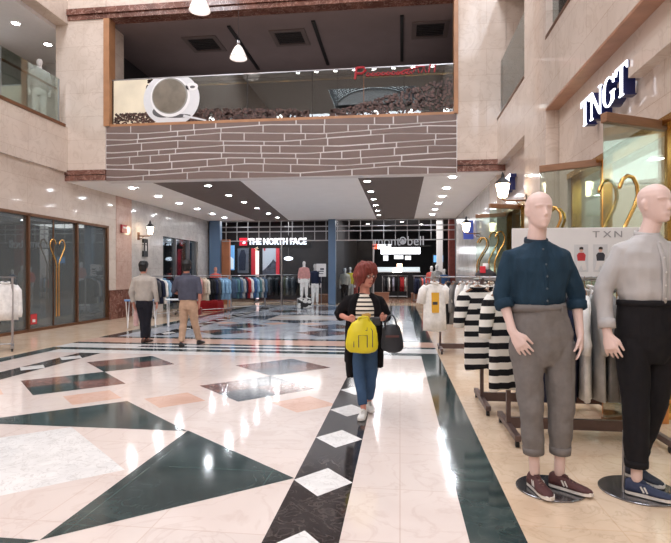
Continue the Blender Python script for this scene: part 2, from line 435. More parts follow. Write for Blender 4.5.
# balcony room upstairs, left
b = MB()
b.box(-11.6, -11.4, -2, 15.2, 5.0, 8.6); b.box(-11.4, -8.85, 15.0, 15.2, 5.0, 8.6)
struct('wall_upper_left', b, mat('balcony_wall_paint', (206, 204, 202), rough=0.5, var=0.05))
b = MB(); b.box(-11.4, -9.15, -2, 15.0, 7.95, 8.05)
struct('ceiling_upper_left', b, mat('balcony_ceiling_paint', (232, 230, 232), rough=0.6, var=0.02))
b = MB(); b.box(-11.4, -9.15, -2, 15.0, 5.2, 5.3)
struct('floor_upper_left', b, fl_tan)
b = MB(); b.box(-11.39, -11.3, 6.0, 12.9, 7.0, 7.6)
tag(b.build('light_band', emis('light_band_glow', (240, 246, 250), 1.6)), 'long white glowing light band high on the upstairs shop wall', 'light')

# left shop behind glass
b = MB()
b.box(-11.0, -10.8, 8.8, 15.2, 0, 3.0); b.box(-11.0, -9.15, 15.2, 15.35, 0, 3.0); b.box(-11.0, -9.15, 8.7, 8.8, 0, 3.0)
struct('wall_shop_left', b, mat('grey_shop_wall', (112, 118, 120), rough=0.6, var=0.15, vscale=1.2))
b = MB(); b.box(-11.0, -9.0, 8.8, 15.2, 2.87, 3.0)
struct('ceiling_shop_left', b, mat('shop_ceiling_grey', (130, 134, 136), rough=0.7, var=0.03))
w1 = sroot('window_1')
struct('pane', MB().box(-8.93, -8.91, 9.0, 14.95, 0.06, 2.84), glass_shop, w1)
for y, wd in ((9.05, .1), (11.5, .06), (13.4, .06), (14.9, .09)):
    struct('mullion', MB().box(-8.98, -8.84, y - wd / 2, y + wd / 2, 0, 2.86), bronze_m, w1)
struct('sill', MB().box(-8.98, -8.83, 9.0, 14.95, 0.0, 0.07), bronze_m, w1)
struct('top_rail', MB().box(-8.98, -8.84, 9.0, 14.95, 2.80, 2.87), bronze_m, w1)
def heart_half(sign):
    """outline of one door handle: straight rod rising into half a heart. (a away from the leaf edge, z)"""
    pts = [(.05, .32), (.05, 1.1), (.05, 1.62), (.07, 1.72), (.16, 1.88), (.25, 2.02), (.29, 2.12), (.28, 2.21), (.23, 2.28), (.16, 2.29), (.10, 2.25), (.065, 2.18)]
    return [(a * sign, z) for a, z in pts]
def handle(parent, fn, sign):
    pts = [fn(a, z) for a, z in heart_half(sign)]
    return MB().tube(pts, .018, n=10, round_ends=True).build('handle', gold_m, parent, smooth=True)
for i, sgn in enumerate((-1, 1)):
    d = sroot('door_%d' % (i + 1), (XL, 12.45, 0))
    struct('stile', MB().box(-.055, -.04, .004 * sgn if sgn > 0 else -.016, .016 if sgn > 0 else -.004, .07, 2.8), bronze_m, d)
    for off in (.07, -.16):
        handle(d, lambda a, z, off=off: (off, a, z), sgn)
b = MB()
for k in range(9):
    y = 9.3 + k * .68
    b.box(-10.35 - .04 * (k % 2), -10.3, y, y + .6, .05, 2.0 + .35 * ((k * 7) % 3))
tag(b.build('panel_screen', mat('grey_panel', (120, 126, 128), rough=0.45, var=0.12, vscale=2)), 'tall grey folding screen closing off the unlit shop behind the left glass', 'screen')
s = MB().box(-8.905, -8.90, 11.62, 11.84, .17, .42).build('notice_sticker', [mat('red_notice', (196, 50, 56), rough=0.4, var=0.05)])
tag(s, 'small red square notice stuck low on the left shop glass', 'sticker')
MB().box(-8.899, -8.898, 11.68, 11.78, .22, .29).build('white_mark', white_p, s)
# second left shop window
w2 = sroot('window_2')
struct('pane', MB().box(-8.99, -8.97, 18.6, 22.0, 0.05, 2.82), glass_far, w2)
for y in (18.65, 19.9, 21.2, 21.95): struct('mullion', MB().box(-9.02, -8.9, y - .04, y + .04, 0, 2.82), steel_m, w2)
b = MB(); b.box(-11.4, -11.2, 17.0, 22.8, 0, 3.0)
struct('wall_shop_left_rear', b, mat('blue_shop_wall', (86, 112, 136), rough=0.6, var=0.1, vscale=1.0))
b = MB(); b.box(-11.2, -9.0, 17.0, 22.8, 2.83, 2.95)
struct('ceiling_shop_left_rear', b, ceil_w)
tag(MB().box(-10.9, -10.86, 19.9, 21.0, 0.0, 2.2).build('lit_backdrop', emis('pale_blue_glow', (190, 226, 250), 1.1)), 'pale blue lit panel inside the shop behind the two walking men', 'panel')

# ------------------------------------------------------------------ setting: bridge (passage ceiling, cladding, cafe)
YF = 12.9
b = MB(); b.box(-9.0, 2.6, YF + .01, 23.4, 3.86, 4.05)
struct('ceiling', b, ceil_w)
b = MB()
for pts in ([(-6.6, YF + .02), (-4.15, YF + .02), (-5.05, 23.3), (-6.6, 23.3)], [(-1.07, YF + .02), (.6, YF + .02), (.62, 23.3), (-1.03, 23.3)]):
    b.prism(pts, lambda a, c, d: (a, c, d), 3.852, 3.862)
struct('trim_2', b, ceil_b)
# stepped wavy brown cladding with white joints
b = MB()
x0, x1, z0, z1 = -7.72, 1.38, 3.84, 5.30
b.box(x0, x1, YF + .0, YF + .3, z0, z1, 1)
rows = 9
def zrow(k, x):
    base = z0 + (z1 - z0) * k / rows
    if k in (0, rows): return base
    n = random.Random(k * 31)
    ph, ln = n.random() * 6, 2.2 + n.random() * 1.5
    u = (x / ln + ph); tri = abs((u % 2) - 1) * 2 - 1
    return base + .055 * tri
for k in range(rows):
    x = x0 + .004; rr = random.Random(k + 5)
    while x < x1 - .02:
        nx = min(x + .45 + rr.random() * .95, x1 - .004)
        if x1 - nx < .3: nx = x1 - .004
        d0 = .004 + rr.random() * .014; g = .016
        n = 5; out = [(x + (nx - x) * i / n, zrow(k, x + (nx - x) * i / n) + g) for i in range(n + 1)]
        top = [(x + (nx - x) * i / n, zrow(k + 1, x + (nx - x) * i / n) - g) for i in range(n + 1)]
        pts = [(a + (g if i == 0 else -g if i == n else 0), c) for i, (a, c) in enumerate(out)] + [(a + (g if i == 0 else -g if i == n else 0), c) for i, (a, c) in enumerate(top)][::-1]
        b.prism(pts, lambda a, c, d: (a, d, c), YF - .0 - d0, YF + .06)
        x = nx
struct('wall_bridge', b, [clad_m, joint_m])
# columns at both sides of the bridge
b = MB(); b.box(-8.85, -7.72, YF - .02, YF + .9, 4.14, 12.5)
struct('wall_column_left', b, wall_m)
b = MB(); b.box(1.38, 2.52, YF - .02, YF + .9, 4.16, 12.5)
struct('wall_column_right', b, wall_m)
b = MB()
for (p, q) in ((-8.9, -7.70), (1.37, 2.55)):
    b.box(p, q, YF - .06, YF + .85, 3.875, 4.02); b.box(p, q, YF - .08, YF + .9, 4.03, 4.15)
struct('trim_3', b, band_m)
b = MB(); b.box(-8.86, 1.40, YF - .05, YF + .3, 8.14, 8.26); b.box(-8.88, 1.40, YF - .1, YF + .3, 8.27, 8.42)
struct('trim_4', b, band_m)
b = MB(); b.box(-7.72, 1.38, YF, YF + .4, 8.42, 12.5)
struct('wall_bridge_upper', b, wall_m)
b = MB(); b.box(-7.76, -7.60, YF - .05, YF + .25, 5.3, 8.14); b.box(1.30, 1.40, YF - .05, YF + .25, 5.3, 8.14)
struct('trim_5', b, mat('tan_wood', (176, 128, 92), rough=0.35, var=0.12, vscale=4))
# cafe room
b = MB(); b.box(-8.7, 3.0, YF + .3, 17.6, 8.12, 8.3)
struct('ceiling_cafe', b, cafe_ceil)
b = MB(); b.box(-8.7, 3.0, 17.4, 17.6, 5.2, 8.2); b.box(-8.7, -8.5, 13.8, 17.4, 5.2, 8.2); b.box(2.8, 3.0, 13.2, 17.4, 5.2, 8.2)
struct('wall_cafe', b, mat('cafe_wall_paint', (58, 54, 58), rough=0.7, var=0.1, vscale=1.0))
b = MB(); b.box(-8.7, 3.0, YF + .02, 17.6, 5.12, 5.28)
struct('floor_cafe', b, mat('cafe_floor', (70, 60, 56), rough=0.4, var=0.1))
for k, (x, y) in enumerate(((-5.66, 14.6), (-3.1, 14.5), (.82, 14.5))):
    t = thing('air_vent', 'dark square air vent in the dim cafe ceiling, %s' % ('nearest the cup picture', 'the middle one', 'at the right end')[k], 'vent', (x, y, 8.12), 0, 'cafe ceiling vents')
    fr = MB()
    for a in ((-.5, .5, -.5, -.38), (-.5, .5, .38, .5), (-.5, -.38, -.38, .38), (.38, .5, -.38, .38)): fr.box(a[0], a[1], a[2], a[3], -.03, 0)
    fr.build('frame', mat('vent_frame', (112, 98, 96), rough=0.6, var=0.03), t)
    g = MB()
    for i in range(7): g.box(-.37, .37, -.36 + i * .105, -.30 + i * .105, -.02, 0)
    g.build('grille', mat('vent_dark', (40, 36, 38), rough=0.7, var=0.03), t)
for k, (x, ya, xb, yb) in enumerate(((-4.6, 13.6, -4.6, 16.6), (-2.29, 13.6, -2.29, 16.5), (.05, 13.6, .06, 16.5))):
    tag(MB().beam((x, ya, 8.10), (xb, yb, 8.10), .09, .04).build('ceiling_track', mat('track_black', (30, 27, 29), rough=0.6, var=0.05)),
        'thin dark lighting track on the dim cafe ceiling, %s from the left' % ORD[k], 'track', 'cafe ceiling tracks')
w3 = sroot('window_3')
GY = YF + .10
struct('pane', MB().box(-7.6, 1.3, GY, GY + .015, 5.34, 6.55), glass_rail, w3)
struct('bottom_rail', MB().box(-7.6, 1.3, GY - .11, GY + .06, 5.28, 5.35), mat('tan_wood', (176, 128, 92)), w3)
struct('top_rail', MB().box(-7.6, 1.3, GY - .01, GY + .03, 6.54, 6.565), steel_m, w3)
struct('handrail', MB().tube([(-5.3, GY + .1, 6.36), (1.3, GY + .1, 6.36)], .022), gold_m, w3)
for x in (-3.9, -2.2, -.9, -1.55, .1): struct('mullion', MB().box(x - .007, x + .007, GY - .01, GY + .03, 5.34, 6.54), bronze_m if x == -.9 else black_m, w3)

# printed coffee picture on the glass
PY = GY - .012
gr = thing('window_graphic', 'large coffee cup picture with roasted beans printed along the upstairs glass', 'window picture', (0, PY, 0))
def circ(cx, cz, rx, rz, n=48, a0=0, a1=2 * PI): return [(cx + rx * math.cos(a0 + (a1 - a0) * i / n), cz + rz * math.sin(a0 + (a1 - a0) * i / n)) for i in range(n)]
def flat(name, shapes, m, d, parent=gr):
    q = MB()
    for s in shapes: q.prism(s, lambda a, c, e: (a, e, c), -d, -d + .002)
    return q.build(name, m, parent)
flat('backing', [[(-7.55, 5.36), (-6.15, 5.36), (-6.15, 6.53), (-7.55, 6.53)]], mat('print_cream', (236, 226, 202), rough=0.3, var=0.12, vscale=1.6), .002)
beanp = random.Random(3)
def bean(x, z, s):
    a = beanp.random() * PI
    return [(x + s * (math.cos(t) * math.cos(a) - .62 * math.sin(t) * math.sin(a)), z + s * (math.cos(t) * math.sin(a) + .62 * math.sin(t) * math.cos(a))) for t in [2 * PI * i / 9 for i in range(9)]]
d1, d2, d3 = [], [], []
def hbean(x):
    if x < -6.6: return .27
    if x < -5.2: return .2
    if x < -2.6: return .32 - .1 * (x + 5.2) / 2.6
    if x < -1.5: return .16
    return .16 + .68 * min(1, (x + 1.5) / 2.7)
for i in range(1500):
    x = -7.52 + beanp.random() * 8.8; z = 5.37 + hbean(x) * (beanp.random() ** .8)
    if (-2.3 < x < -1.75): continue
    (d1, d2, d3)[i % 3].append(bean(x, z, .04))
for i in range(40):
    z = 5.5 + beanp.random() * 1.0; d1.append(bean(-6.62 + beanp.random() * .2 - (z < 6.2) * .02, z, .055))
bs = flat('coffee_beans', [s for s in d1], mat('bean_dark', (58, 36, 32), rough=0.4, var=0.1), .004)
bs['kind'] = 'stuff'
o = flat('coffee_beans', d2, mat('bean_mid', (74, 50, 45), rough=0.4, var=0.1), .0052); o['kind'] = 'stuff'
o = flat('coffee_beans', d3, mat('bean_light', (96, 70, 63), rough=0.4, var=0.1), .0064); o['kind'] = 'stuff'
def clipz(pts): return [(x, min(6.53, max(5.37, z))) for x, z in pts]
flat('saucer', [clipz(circ(-5.94, 5.98, .77, .70))], mat('print_saucer', (226, 228, 232), rough=0.25, var=0.03), .010)
flat('cup_shadow', [circ(-6.16, 5.66, .30, .16), circ(-5.75, 5.53, .34, .05)], mat('print_grey', (96, 96, 100), rough=0.3, var=0.15, vscale=5), .012)
flat('cup', [clipz(circ(-5.97, 6.04, .54, .53)), clipz(circ(-5.38, 6.28, .17, .10))], mat('print_cup', (244, 244, 246), rough=0.25, var=0.02), .014)
flat('handle_hole', [circ(-5.36, 6.27, .07, .035)], mat('print_grey', (96, 96, 100)), .016)
flat('cup_rim', [clipz(circ(-5.98, 6.06, .49, .47))], mat('print_rim', (150, 150, 146), rough=0.3, var=0.1), .016)
flat('coffee', [clipz(circ(-5.99, 6.06, .455, .44))], mat('print_coffee', (124, 116, 104), rough=0.3, var=0.25, vscale=3.0), .018)
flat('spoon', [[(-5.62, 5.50), (-5.0, 5.37), (-4.98, 5.40), (-5.6, 5.56)]], mat('print_saucer', (226, 228, 232)), .017)
# red script lettering high on the glass
rs = thing('script_lettering', 'red handwritten-style lettering across the top of the upstairs glass', 'lettering', (0, PY, 0))
q = MB()
def pen(pts, r=.014): q.tube([(x, -.01, z) for x, z in pts], r, n=6)
pen([(-1.12, 6.28), (-1.08, 6.56)], .03); pen([(-1.08, 6.56), (-.9, 6.56), (-.85, 6.48), (-.95, 6.41), (-1.08, 6.42)], .028)
x = -.84
for i in range(9):
    pen([(x, 6.36), (x + .05, 6.43), (x + .1, 6.39), (x + .06, 6.34), (x, 6.36)]); pen([(x + .1, 6.40), (x + .14, 6.34)]); x += .125
pen([(-.05, 6.37), (.12, 6.44), (.3, 6.47), (.5, 6.52), (.62, 6.51)]); pen([(.32, 6.38), (.42, 6.55), (.46, 6.36)]); pen([(.52, 6.36), (.58, 6.5), (.64, 6.36)]); pen([(.7, 6.36), (.74, 6.56)], .02); pen([(.84, 6.36), (.86, 6.54)], .02)
q.build('letters', mat('red_letter', (176, 40, 52), rough=0.4, var=0.04), rs)
for k, x in enumerate((-4.91, -3.09, -.61, .27, 1.14)):  # glowing balls stand in for bright reflections in the glass
    t = thing('glass_glint', 'small glowing ball standing in for a reflection in the upstairs glass, %s from the cup' % ORD[k], 'lamp', (x, GY + .16, 5.29), 0, 'reflection stand-ins along the cafe sill')
    MB().lathe([(.05, 0), (.05, .02), (.02, .03), (.02, .1)], n=14).build('base', black_m, t)
    MB().ball((0, 0, .17), .072, n=14).build('bulb', emis('glass_glint_glow', (255, 244, 240), 9.0), t, smooth=True)

# ------------------------------------------------------------------ setting: right wall
XR = 2.5
b = MB()
b.box(XR, 2.75, 2.0, 2.6, 0, 4.0); b.box(XR, 2.75, -15, 2.0, 0, 4.0)
b.box(XR, 2.75, 2.6, 8.2, 2.86, 4.02)
b.box(XR, 2.75, 8.2, 8.6, 0, 4.02)
b.box(2.30, 2.75, 8.62, 10.05, 0, 12.5)             # pilaster
b.box(XR, 2.75, 10.05, 14.2, 2.86, 4.05); b.box(2.38, 2.75, 13.3, 14.3, 0, 3.86)
b.box(2.30, 2.75, -15, 8.62, 4.02, 5.16)            # slab edge near
b.box(2.32, 2.75, 10.05, 12.95, 4.02, 5.12)
b.box(2.30, 2.75, -15, 8.62, 8.0, 12.5); b.box(2.32, 2.75, 10.05, 12.95, 8.0, 12.5)
b.box(2.36, XR, 2.0, 5.75, 3.44, 3.62)              # ledge beside the sign
b.box(3.4, 3.6, -15, 12.95, 5.1, 12.5)                 # wall behind the upper gallery
b.box(2.4, 3.5, 12.9, 13.1, 5.1, 12.5)
struct('wall_right', b, wall_m)
b = MB(); b.box(2.42, 2.75, 14.2, 23.4, 0, 3.86)
struct('wall_right_passage', b, grey_m)
b = MB(); b.box(2.295, XR + .02, -15, 8.62, 4.0, 4.035)
struct('trim_6', b, mat('brown_soffit_stone', (176, 132, 106), rough=0.3, var=0.2, vscale=3))
w4 = sroot('window_4'); struct('pane', MB().box(2.4, 2.415, -14, 8.6, 5.16, 6.5), glass_rail, w4); struct('sill', MB().box(2.29, 2.46, -14, 8.62, 5.13, 5.18), bronze_m, w4)
w5 = sroot('window_5'); struct('pane', MB().box(2.4, 2.415, 10.06, 12.9, 5.12, 6.5), glass_rail, w5); struct('sill', MB().box(2.31, 2.46, 10.06, 12.9, 5.09, 5.14), bronze_m, w5)
w6 = sroot('window_6'); struct('pane', MB().box(-8.86, -8.845, 3.0, 12.6, 5.36, 6.5), glass_door, w6); struct('sill', MB().box(-8.95, -8.76, 3.0, 12.75, 5.28, 5.36), bronze_m, w6)
struct('handrail', MB().tube([(-8.92, 3.0, 6.25), (-8.92, 12.6, 6.25)], .03), bronze_m, w6)
for y in (8.5, 10.6, 12.6): struct('post', MB().box(-8.86, -8.84, y - .012, y + .012, 5.36, 6.5), steel_m, w6)
# shop behind the right wall
b = MB(); b.box(7.0, 7.2, 1.5, 14.0, 0, 3.0); b.box(2.75, 7.0, 13.9, 14.0, 0, 3.0); b.box(2.75, 7.0, 1.4, 1.5, 0, 3.0); b.box(2.75, 7.0, 9.3, 9.4, 0, 3.0)
struct('wall_shop_right', b, mat('shop_wall_cream', (214, 202, 188), rough=0.5, var=0.04, vscale=1))
b = MB(); b.box(2.75, 7.0, 1.5, 13.9, 2.93, 3.05)
struct('ceiling_shop_right', b, ceil_w)
w7 = sroot('window_7')
for y0, y1 in ((2.6, 5.36), (7.02, 8.2), (10.05, 11.5)):
    struct('pane', MB().box(2.60, 2.615, y0, y1, .05, 2.86), glass_door, w7)
for y in (2.65, 5.38, 7.02, 8.16, 10.1, 11.48, 13.0): struct('mullion', MB().box(2.55, 2.68, y - .03, y + .03, 0, 2.86), gold_m, w7)
struct('top_rail', MB().box(2.49, 2.7, 2.6, 8.2, 2.82, 2.9), gold_m, w7); struct('top_rail', MB().box(2.49, 2.7, 10.05, 13.3, 2.82, 2.9), gold_m, w7)
def leaf(n, hinge, free):
    hx, hy = hinge; dx, dy = free[0] - hx, free[1] - hy; L = math.hypot(dx, dy)
    d = sroot('door_%d' % n, (hx, hy, 0), math.atan2(dy, dx))
    struct('pane', MB().box(0, L, -.008, .008, .06, 2.80), glass_door, d)
    struct('top_rail', MB().box(0, L + .005, -.035, .035, 2.785, 2.875), wood_m, d, bevel=.006)
    struct('bottom_rail', MB().box(0, L, -.03, .03, .01, .09), wood_m, d)
    for off in (-.11, .11): handle(d, lambda a, z, off=off: (L - a, off, z), 1)
    return d
leaf(3, (2.56, 5.40), (1.85, 5.02)); leaf(4, (2.56, 7.02), (1.90, 7.39)); leaf(5, (2.56, 11.55), (1.87, 11.24)); leaf(6, (2.56, 12.95), (1.87, 13.22))

# ------------------------------------------------------------------ setting: atrium roof and far end behind the camera
b = MB(); b.box(-9.2, 4.2, -5.0, 13.2, 12.5, 12.7); b.box(-9.2, 4.2, -15.5, -8.6, 12.5, 12.7); b.box(-9.2, -4.3, -8.6, -5.0, 12.5, 12.7); b.box(.9, 4.2, -8.6, -5.0, 12.5, 12.7)
struct('ceiling_atrium', b, ceil_w)
b = MB(); b.box(-9.2, 4.2, -15.6, -15.4, 0, 12.7)
struct('wall_rear', b, wall_m)
sk = sroot('window_8', (-1.7, -6.8, 12.5))
q = MB(); m = 14
for i in range(m):
    p = lambda a: (2.6 * math.cos(a), 1.25 * math.sin(a))
    (xa, za), (xb, zb) = p(PI * i / m), p(PI * (i + 1) / m)
    q.face([(xa, -1.8, za), (xb, -1.8, zb), (xb, 1.8, zb), (xa, 1.8, za)])
struct('pane', q, emis('skylight_glow', (236, 244, 250), 5.0), sk)
for sd in (-1.8, 1.8):
    q = MB(); q.face([(2.6 * math.cos(PI * k / m), sd, 1.25 * math.sin(PI * k / m)) for k in range(m + 1)]); struct('end_wall', q, white_p, sk)
for i in range(11):
    y = -1.75 + i * .35
    struct('rib', MB().tube([(2.57 * math.cos(PI * k / 16), y, 1.22 * math.sin(PI * k / 16)) for k in range(17)], .055, n=6), mat('skylight_rib', (120, 122, 126), rough=.5, var=.03), sk)

# ------------------------------------------------------------------ downlights
def make_light(name, r, m):
    t = thing(name, 'x', 'ceiling light')
    MB().lathe([(r * 1.3, 0), (r * 1.3, -.012), (r * 1.02, -.016), (r * 1.02, -.003), (r * 1.3, 0)], n=20, cap=False).build('trim_ring', white_p, t, smooth=True)
    MB().lathe([(r, -.006), (r * .7, -.011), (.001, -.013)], n=20).build('diffuser', m, t, smooth=True)
    return t
dl = make_light('ceiling_light', .085, lamp_on); first = True
def place_light(proto, loc, label, group):
    global first
    if first:
        proto.location = loc; proto['label'] = label; proto['group'] = group; first = False
        return proto
    return dup(proto, loc, None, label, group)
ROWS = ((-7.58, (14.0, 15.6, 17.2, 18.8, 20.4, 21.9), 'over the left walkway'), (-5.27, (13.85, 15.6, 17.2, 18.8, 20.5, 22.0), 'in the left brown ceiling stripe'),
        (-.86, (13.7, 15.4, 17.0, 18.5, 20.1, 21.6), 'in the middle brown ceiling stripe'), (1.32, (13.4, 15.1, 16.7, 18.3, 20.0, 21.7), 'over the right walkway'))
for x, ys, where in ROWS:
    for k, y in enumerate(ys):
        place_light(dl, (x, y, 3.852), 'round bright downlight %s, %s one back from the brown cladding' % (where, ORD[k]), 'downlights under the bridge')
first = True
up = make_light('gallery_light', .10, emis('gallery_glow', (255, 252, 248), 40.0)); k = 0
for x, y, z, lb in ((-9.95, 12.44, 7.95, 'round lit downlight in the left upstairs ceiling, nearest the picture edge'), (-9.96, 13.7, 7.95, 'round lit downlight in the left upstairs ceiling, nearest the marble column')):
    place_light(up, (x, y, z), lb, 'downlights of the left gallery')
first = True
sl = make_light('shop_light', .10, emis('shop_glow', (255, 250, 244), 20.0))
for k, (x, y) in enumerate(((3.35, 7.3), (3.25, 6.5), (3.75, 6.6), (4.3, 6.5), (4.3, 7.4), (5.2, 7.4), (5.2, 6.2))):
    place_light(sl, (x, y, 2.925), 'lit round downlight inside the right-hand shop behind the glass doors, %s from the entrance' % ORD[k], 'downlights of the right shop')
first = True
al = make_light('atrium_light', .13, emis('atrium_glow', (255, 250, 246), 30.0))
for k in range(8):
    place_light(al, (-5.6 + k * 1.05, -2.2, 12.5), 'round downlight in the high atrium roof, seen mirrored in the upstairs glass', 'atrium roof downlights')

# pendant lamps
def pendant(loc, r, label):
    t = thing('pendant_lamp', label, 'lamp', loc, 0)
    MB().tube([(0, 0, .55 * r + .35), (0, 0, 12.5 - loc[2])], .0035, n=6).build('cord', black_m, t)
    MB().lathe([(r * .06, r * 2.1), (r * .2, r * 2.05), (r * .22, r * 1.55), (r * .14, r * 1.5)], n=16).build('socket', steel_m, t, smooth=True)
    MB().lathe([(r * .2, r * 1.52), (r * .42, r * 1.3), (r * .66, r * .85), (r * .86, r * .4), (r, 0), (r * .96, 0), (r * .82, r * .4), (r * .62, r * .84), (r * .38, r * 1.26), (r * .2, r * 1.46)], n=24, cap=False).build('lamp_shade', mat('frosted_glass_shade', (232, 226, 224), rough=0.3, var=0.03, emit=(255, 240, 232), estr=0.55), t, smooth=True)
    MB().ball((0, 0, r * .62), (r * .34, r * .34, r * .5), n=14).build('bulb', emis('pendant_bulb_glow', (255, 246, 240), 10.0), t, smooth=True)
pendant((-3.96, 12.45, 6.72), .215, 'bell-shaped glass pendant lamp hanging before the dark cafe opening')
pendant((-4.38, 11.0, 7.20), .235, 'bell-shaped glass pendant lamp hanging at the top edge over the cornice')

# wall lanterns
def lantern(loc, sgn, label):
    t = thing('wall_lantern', label, 'wall lamp', loc)
    L = .42
    q = MB(); q.box(-.02 * sgn if sgn < 0 else 0, 0 if sgn < 0 else .02, -.07, .07, -.16, .1)
    q.build('back_plate', bronze_m, t, bevel=.004)
    q = MB(); q.tube([(0, 0, -.03), (L * .5 * sgn, 0, -.03), (L * .9 * sgn, 0, -.03), (L * sgn, 0, 0), (L * sgn, 0, .03)], .016, n=8)
    q.tube([(0, 0, -.13), (L * .25 * sgn, 0, -.12), (L * .45 * sgn, 0, -.04)], .012, n=8)
    q.build('arm', bronze_m, t, smooth=True)
    c = (L * sgn, 0, 0)
    MB().lathe([(.06, .03), (.085, .06), (.125, .27), (.13, .28)], c, n=6).build('lamp_shade', lamp_warm, t)
    MB().lathe([(.15, .28), (.15, .295), (.06, .38), (.035, .40), (.03, .45), (.008, .50)], c, n=6).build('cap', black_m, t)
    q = MB()
    for i in range(6):
        a = 2 * PI * i / 6
        q.beam((c[0] + .087 * math.cos(a), .087 * math.sin(a), .05), (c[0] + .132 * math.cos(a), .132 * math.sin(a), .285), .012, .012)
    q.build('cage', black_m, t)
lantern((-8.84, 16.75, 2.72), 1, 'glowing wall lantern on a bracket above the two walking men')
lantern((2.42, 16.2, 2.66), -1, 'glowing wall lantern farther down the right wall near the blue post')
lantern((2.30, 9.9, 2.78), -1, 'glowing wall lantern under the small blue and white letters, by the dark-shirted mannequin')

# ------------------------------------------------------------------ signs on the walls
def serif(ch, x, h, wd):
    """serif capital as a list of outlines in (a,b), starting at x"""
    st = .13 * h; th = .045 * h; out = []
    if ch == 'T':
        out += [[(x, h), (x + wd, h), (x + wd, h * .78), (x + wd - .03 * h, h * .78), (x + wd - .1 * h, h * .93), (x + .1 * h, h * .93), (x + .03 * h, h * .78), (x, h * .78)],
                [(x + wd / 2 - st / 2, th), (x + wd / 2 + st / 2, th), (x + wd / 2 + st / 2, h * .95), (x + wd / 2 - st / 2, h * .95)],
                [(x + wd / 2 - st * 1.2, 0), (x + wd / 2 + st * 1.2, 0), (x + wd / 2 + st * 1.2, th), (x + wd / 2 - st * 1.2, th)]]
    if ch == 'N':
        out += [[(x + .1 * h, 0), (x + .15 * h, 0), (x + .15 * h, h), (x + .1 * h, h)], [(x + wd - .15 * h, 0), (x + wd - .1 * h, 0), (x + wd - .1 * h, h), (x + wd - .15 * h, h)],
                [(x + .02 * h, h), (x + .2 * h, h), (x + wd - .1 * h, 0), (x + wd - .2 * h, 0)], [(x, 0), (x + .27 * h, 0), (x + .27 * h, th), (x, th)], [(x + wd - .27 * h, h - th), (x + wd, h - th), (x + wd, h), (x + wd - .27 * h, h)],
                [(x - .02 * h, h - th), (x + .1 * h, h - th), (x + .1 * h, h), (x - .02 * h, h)]]
    if ch == 'G':
        cx, cz = x + wd / 2, h / 2; n = 22; a0, a1 = math.radians(48), math.radians(318)
        o = [(cx + wd / 2 * math.cos(a0 + (a1 - a0) * i / n), cz + h * .51 * math.sin(a0 + (a1 - a0) * i / n)) for i in range(n + 1)]
        def inn(t):
            k = abs(math.cos(t)); return (cx + (wd / 2 - th - .11 * h * k ** 1.5) * math.cos(t), cz + (h * .51 - th) * math.sin(t))
        out += [o + [inn(a0 + (a1 - a0) * i / n) for i in range(n + 1)][::-1]]
        out += [[(x + wd - .2 * h, .05 * h), (x + wd - .04 * h, .12 * h), (x + wd - .04 * h, .42 * h), (x + wd - .2 * h, .42 * h)], [(x + wd - .3 * h, .40 * h), (x + wd + .06 * h, .40 * h), (x + wd + .06 * h, .45 * h), (x + wd - .3 * h, .45 * h)],
                [(x + wd - .1 * h, .70 * h), (x + wd - .03 * h, .70 * h), (x + wd - .03 * h, .98 * h), (x + wd - .1 * h, .9 * h)]]
    return out
def letters_sign(y_far, width, z, h, label):
    t = thing('letter_sign', label, 'sign', (XR, y_far, z))
    ws = [.72, .92, .80, .74]; gap = .11; tot = sum(ws) + gap * 3; s = width / tot
    a = 0
    navy = mat('navy_letter_side', (30, 38, 92), rough=0.35, var=0.05); lit = emis('letter_glow', (236, 240, 255), 2.6)
    for ch, wd in zip('TNGT', ws):
        sh = serif(ch, a, h, wd * s)
        q = MB()
        for p in sh: q.prism(p, lambda u, v, d: (d, -u, v), -.03, -.155)
        o = q.build('letter', navy, t)
        q = MB()
        for p in sh: q.prism(p, lambda u, v, d: (d, -u, v), -.155, -.172)
        q.build('letter_face', lit, o)
        a += (wd + gap) * s
letters_sign(7.10, 1.38, 3.29, .33, 'large blue-sided glowing TNGT letters on the right marble wall over the near glass doors')
letters_sign(12.8, 1.30, 3.22, .33, 'smaller-looking glowing TNGT letters farther down the right wall, above the lantern')
t = thing('blade_sign', 'blue upright sign sticking out of the right wall beyond the far lantern', 'sign', (2.42, 17.6, 2.55))
MB().box(-.34, -.02, -.03, .03, 0, .62).build('board', mat('blue_sign', (44, 66, 146), rough=0.35, var=0.04, emit=(44, 66, 146), estr=0.5), t, bevel=.005)
MB().box(-.02, 0, -.04, .04, .1, .5).build('bracket', steel_m, t)
MB().ball((-.18, -.032, .42), (.08, .006, .08)).build('mark', white_p, t)
t = thing('restroom_sign', 'black upright sign with a white figure under the left lantern', 'sign', (-8.82, 17.0, 2.0))
MB().box(-.01, .05, -.02, .30, 0, .62).build('board', black_m, t, bevel=.01)
q = MB(); q.ball((.052, .14, .45), (.008, .03, .03)); q.box(.045, .056, .11, .17, .2, .4); q.build('figure', white_p, t)
# facing the camera side too
q = MB(); q.ball((.02, -.022, .45), (.018, .006, .03)); q.box(.005, .038, -.026, -.018, .2, .4); q.build('figure', white_p, t)
t = thing('alarm_box', 'small dark red fire alarm box on the pink marble pillar', 'alarm', (-8.83, 15.75, 2.72))
MB().box(-.01, .05, -.16, .16, 0, .26).build('box', mat('alarm_red', (158, 40, 52), rough=0.4, var=0.04), t, bevel=.006)
MB().box(.05, .056, -.1, .1, .14, .2).build('label_plate', white_p, t)

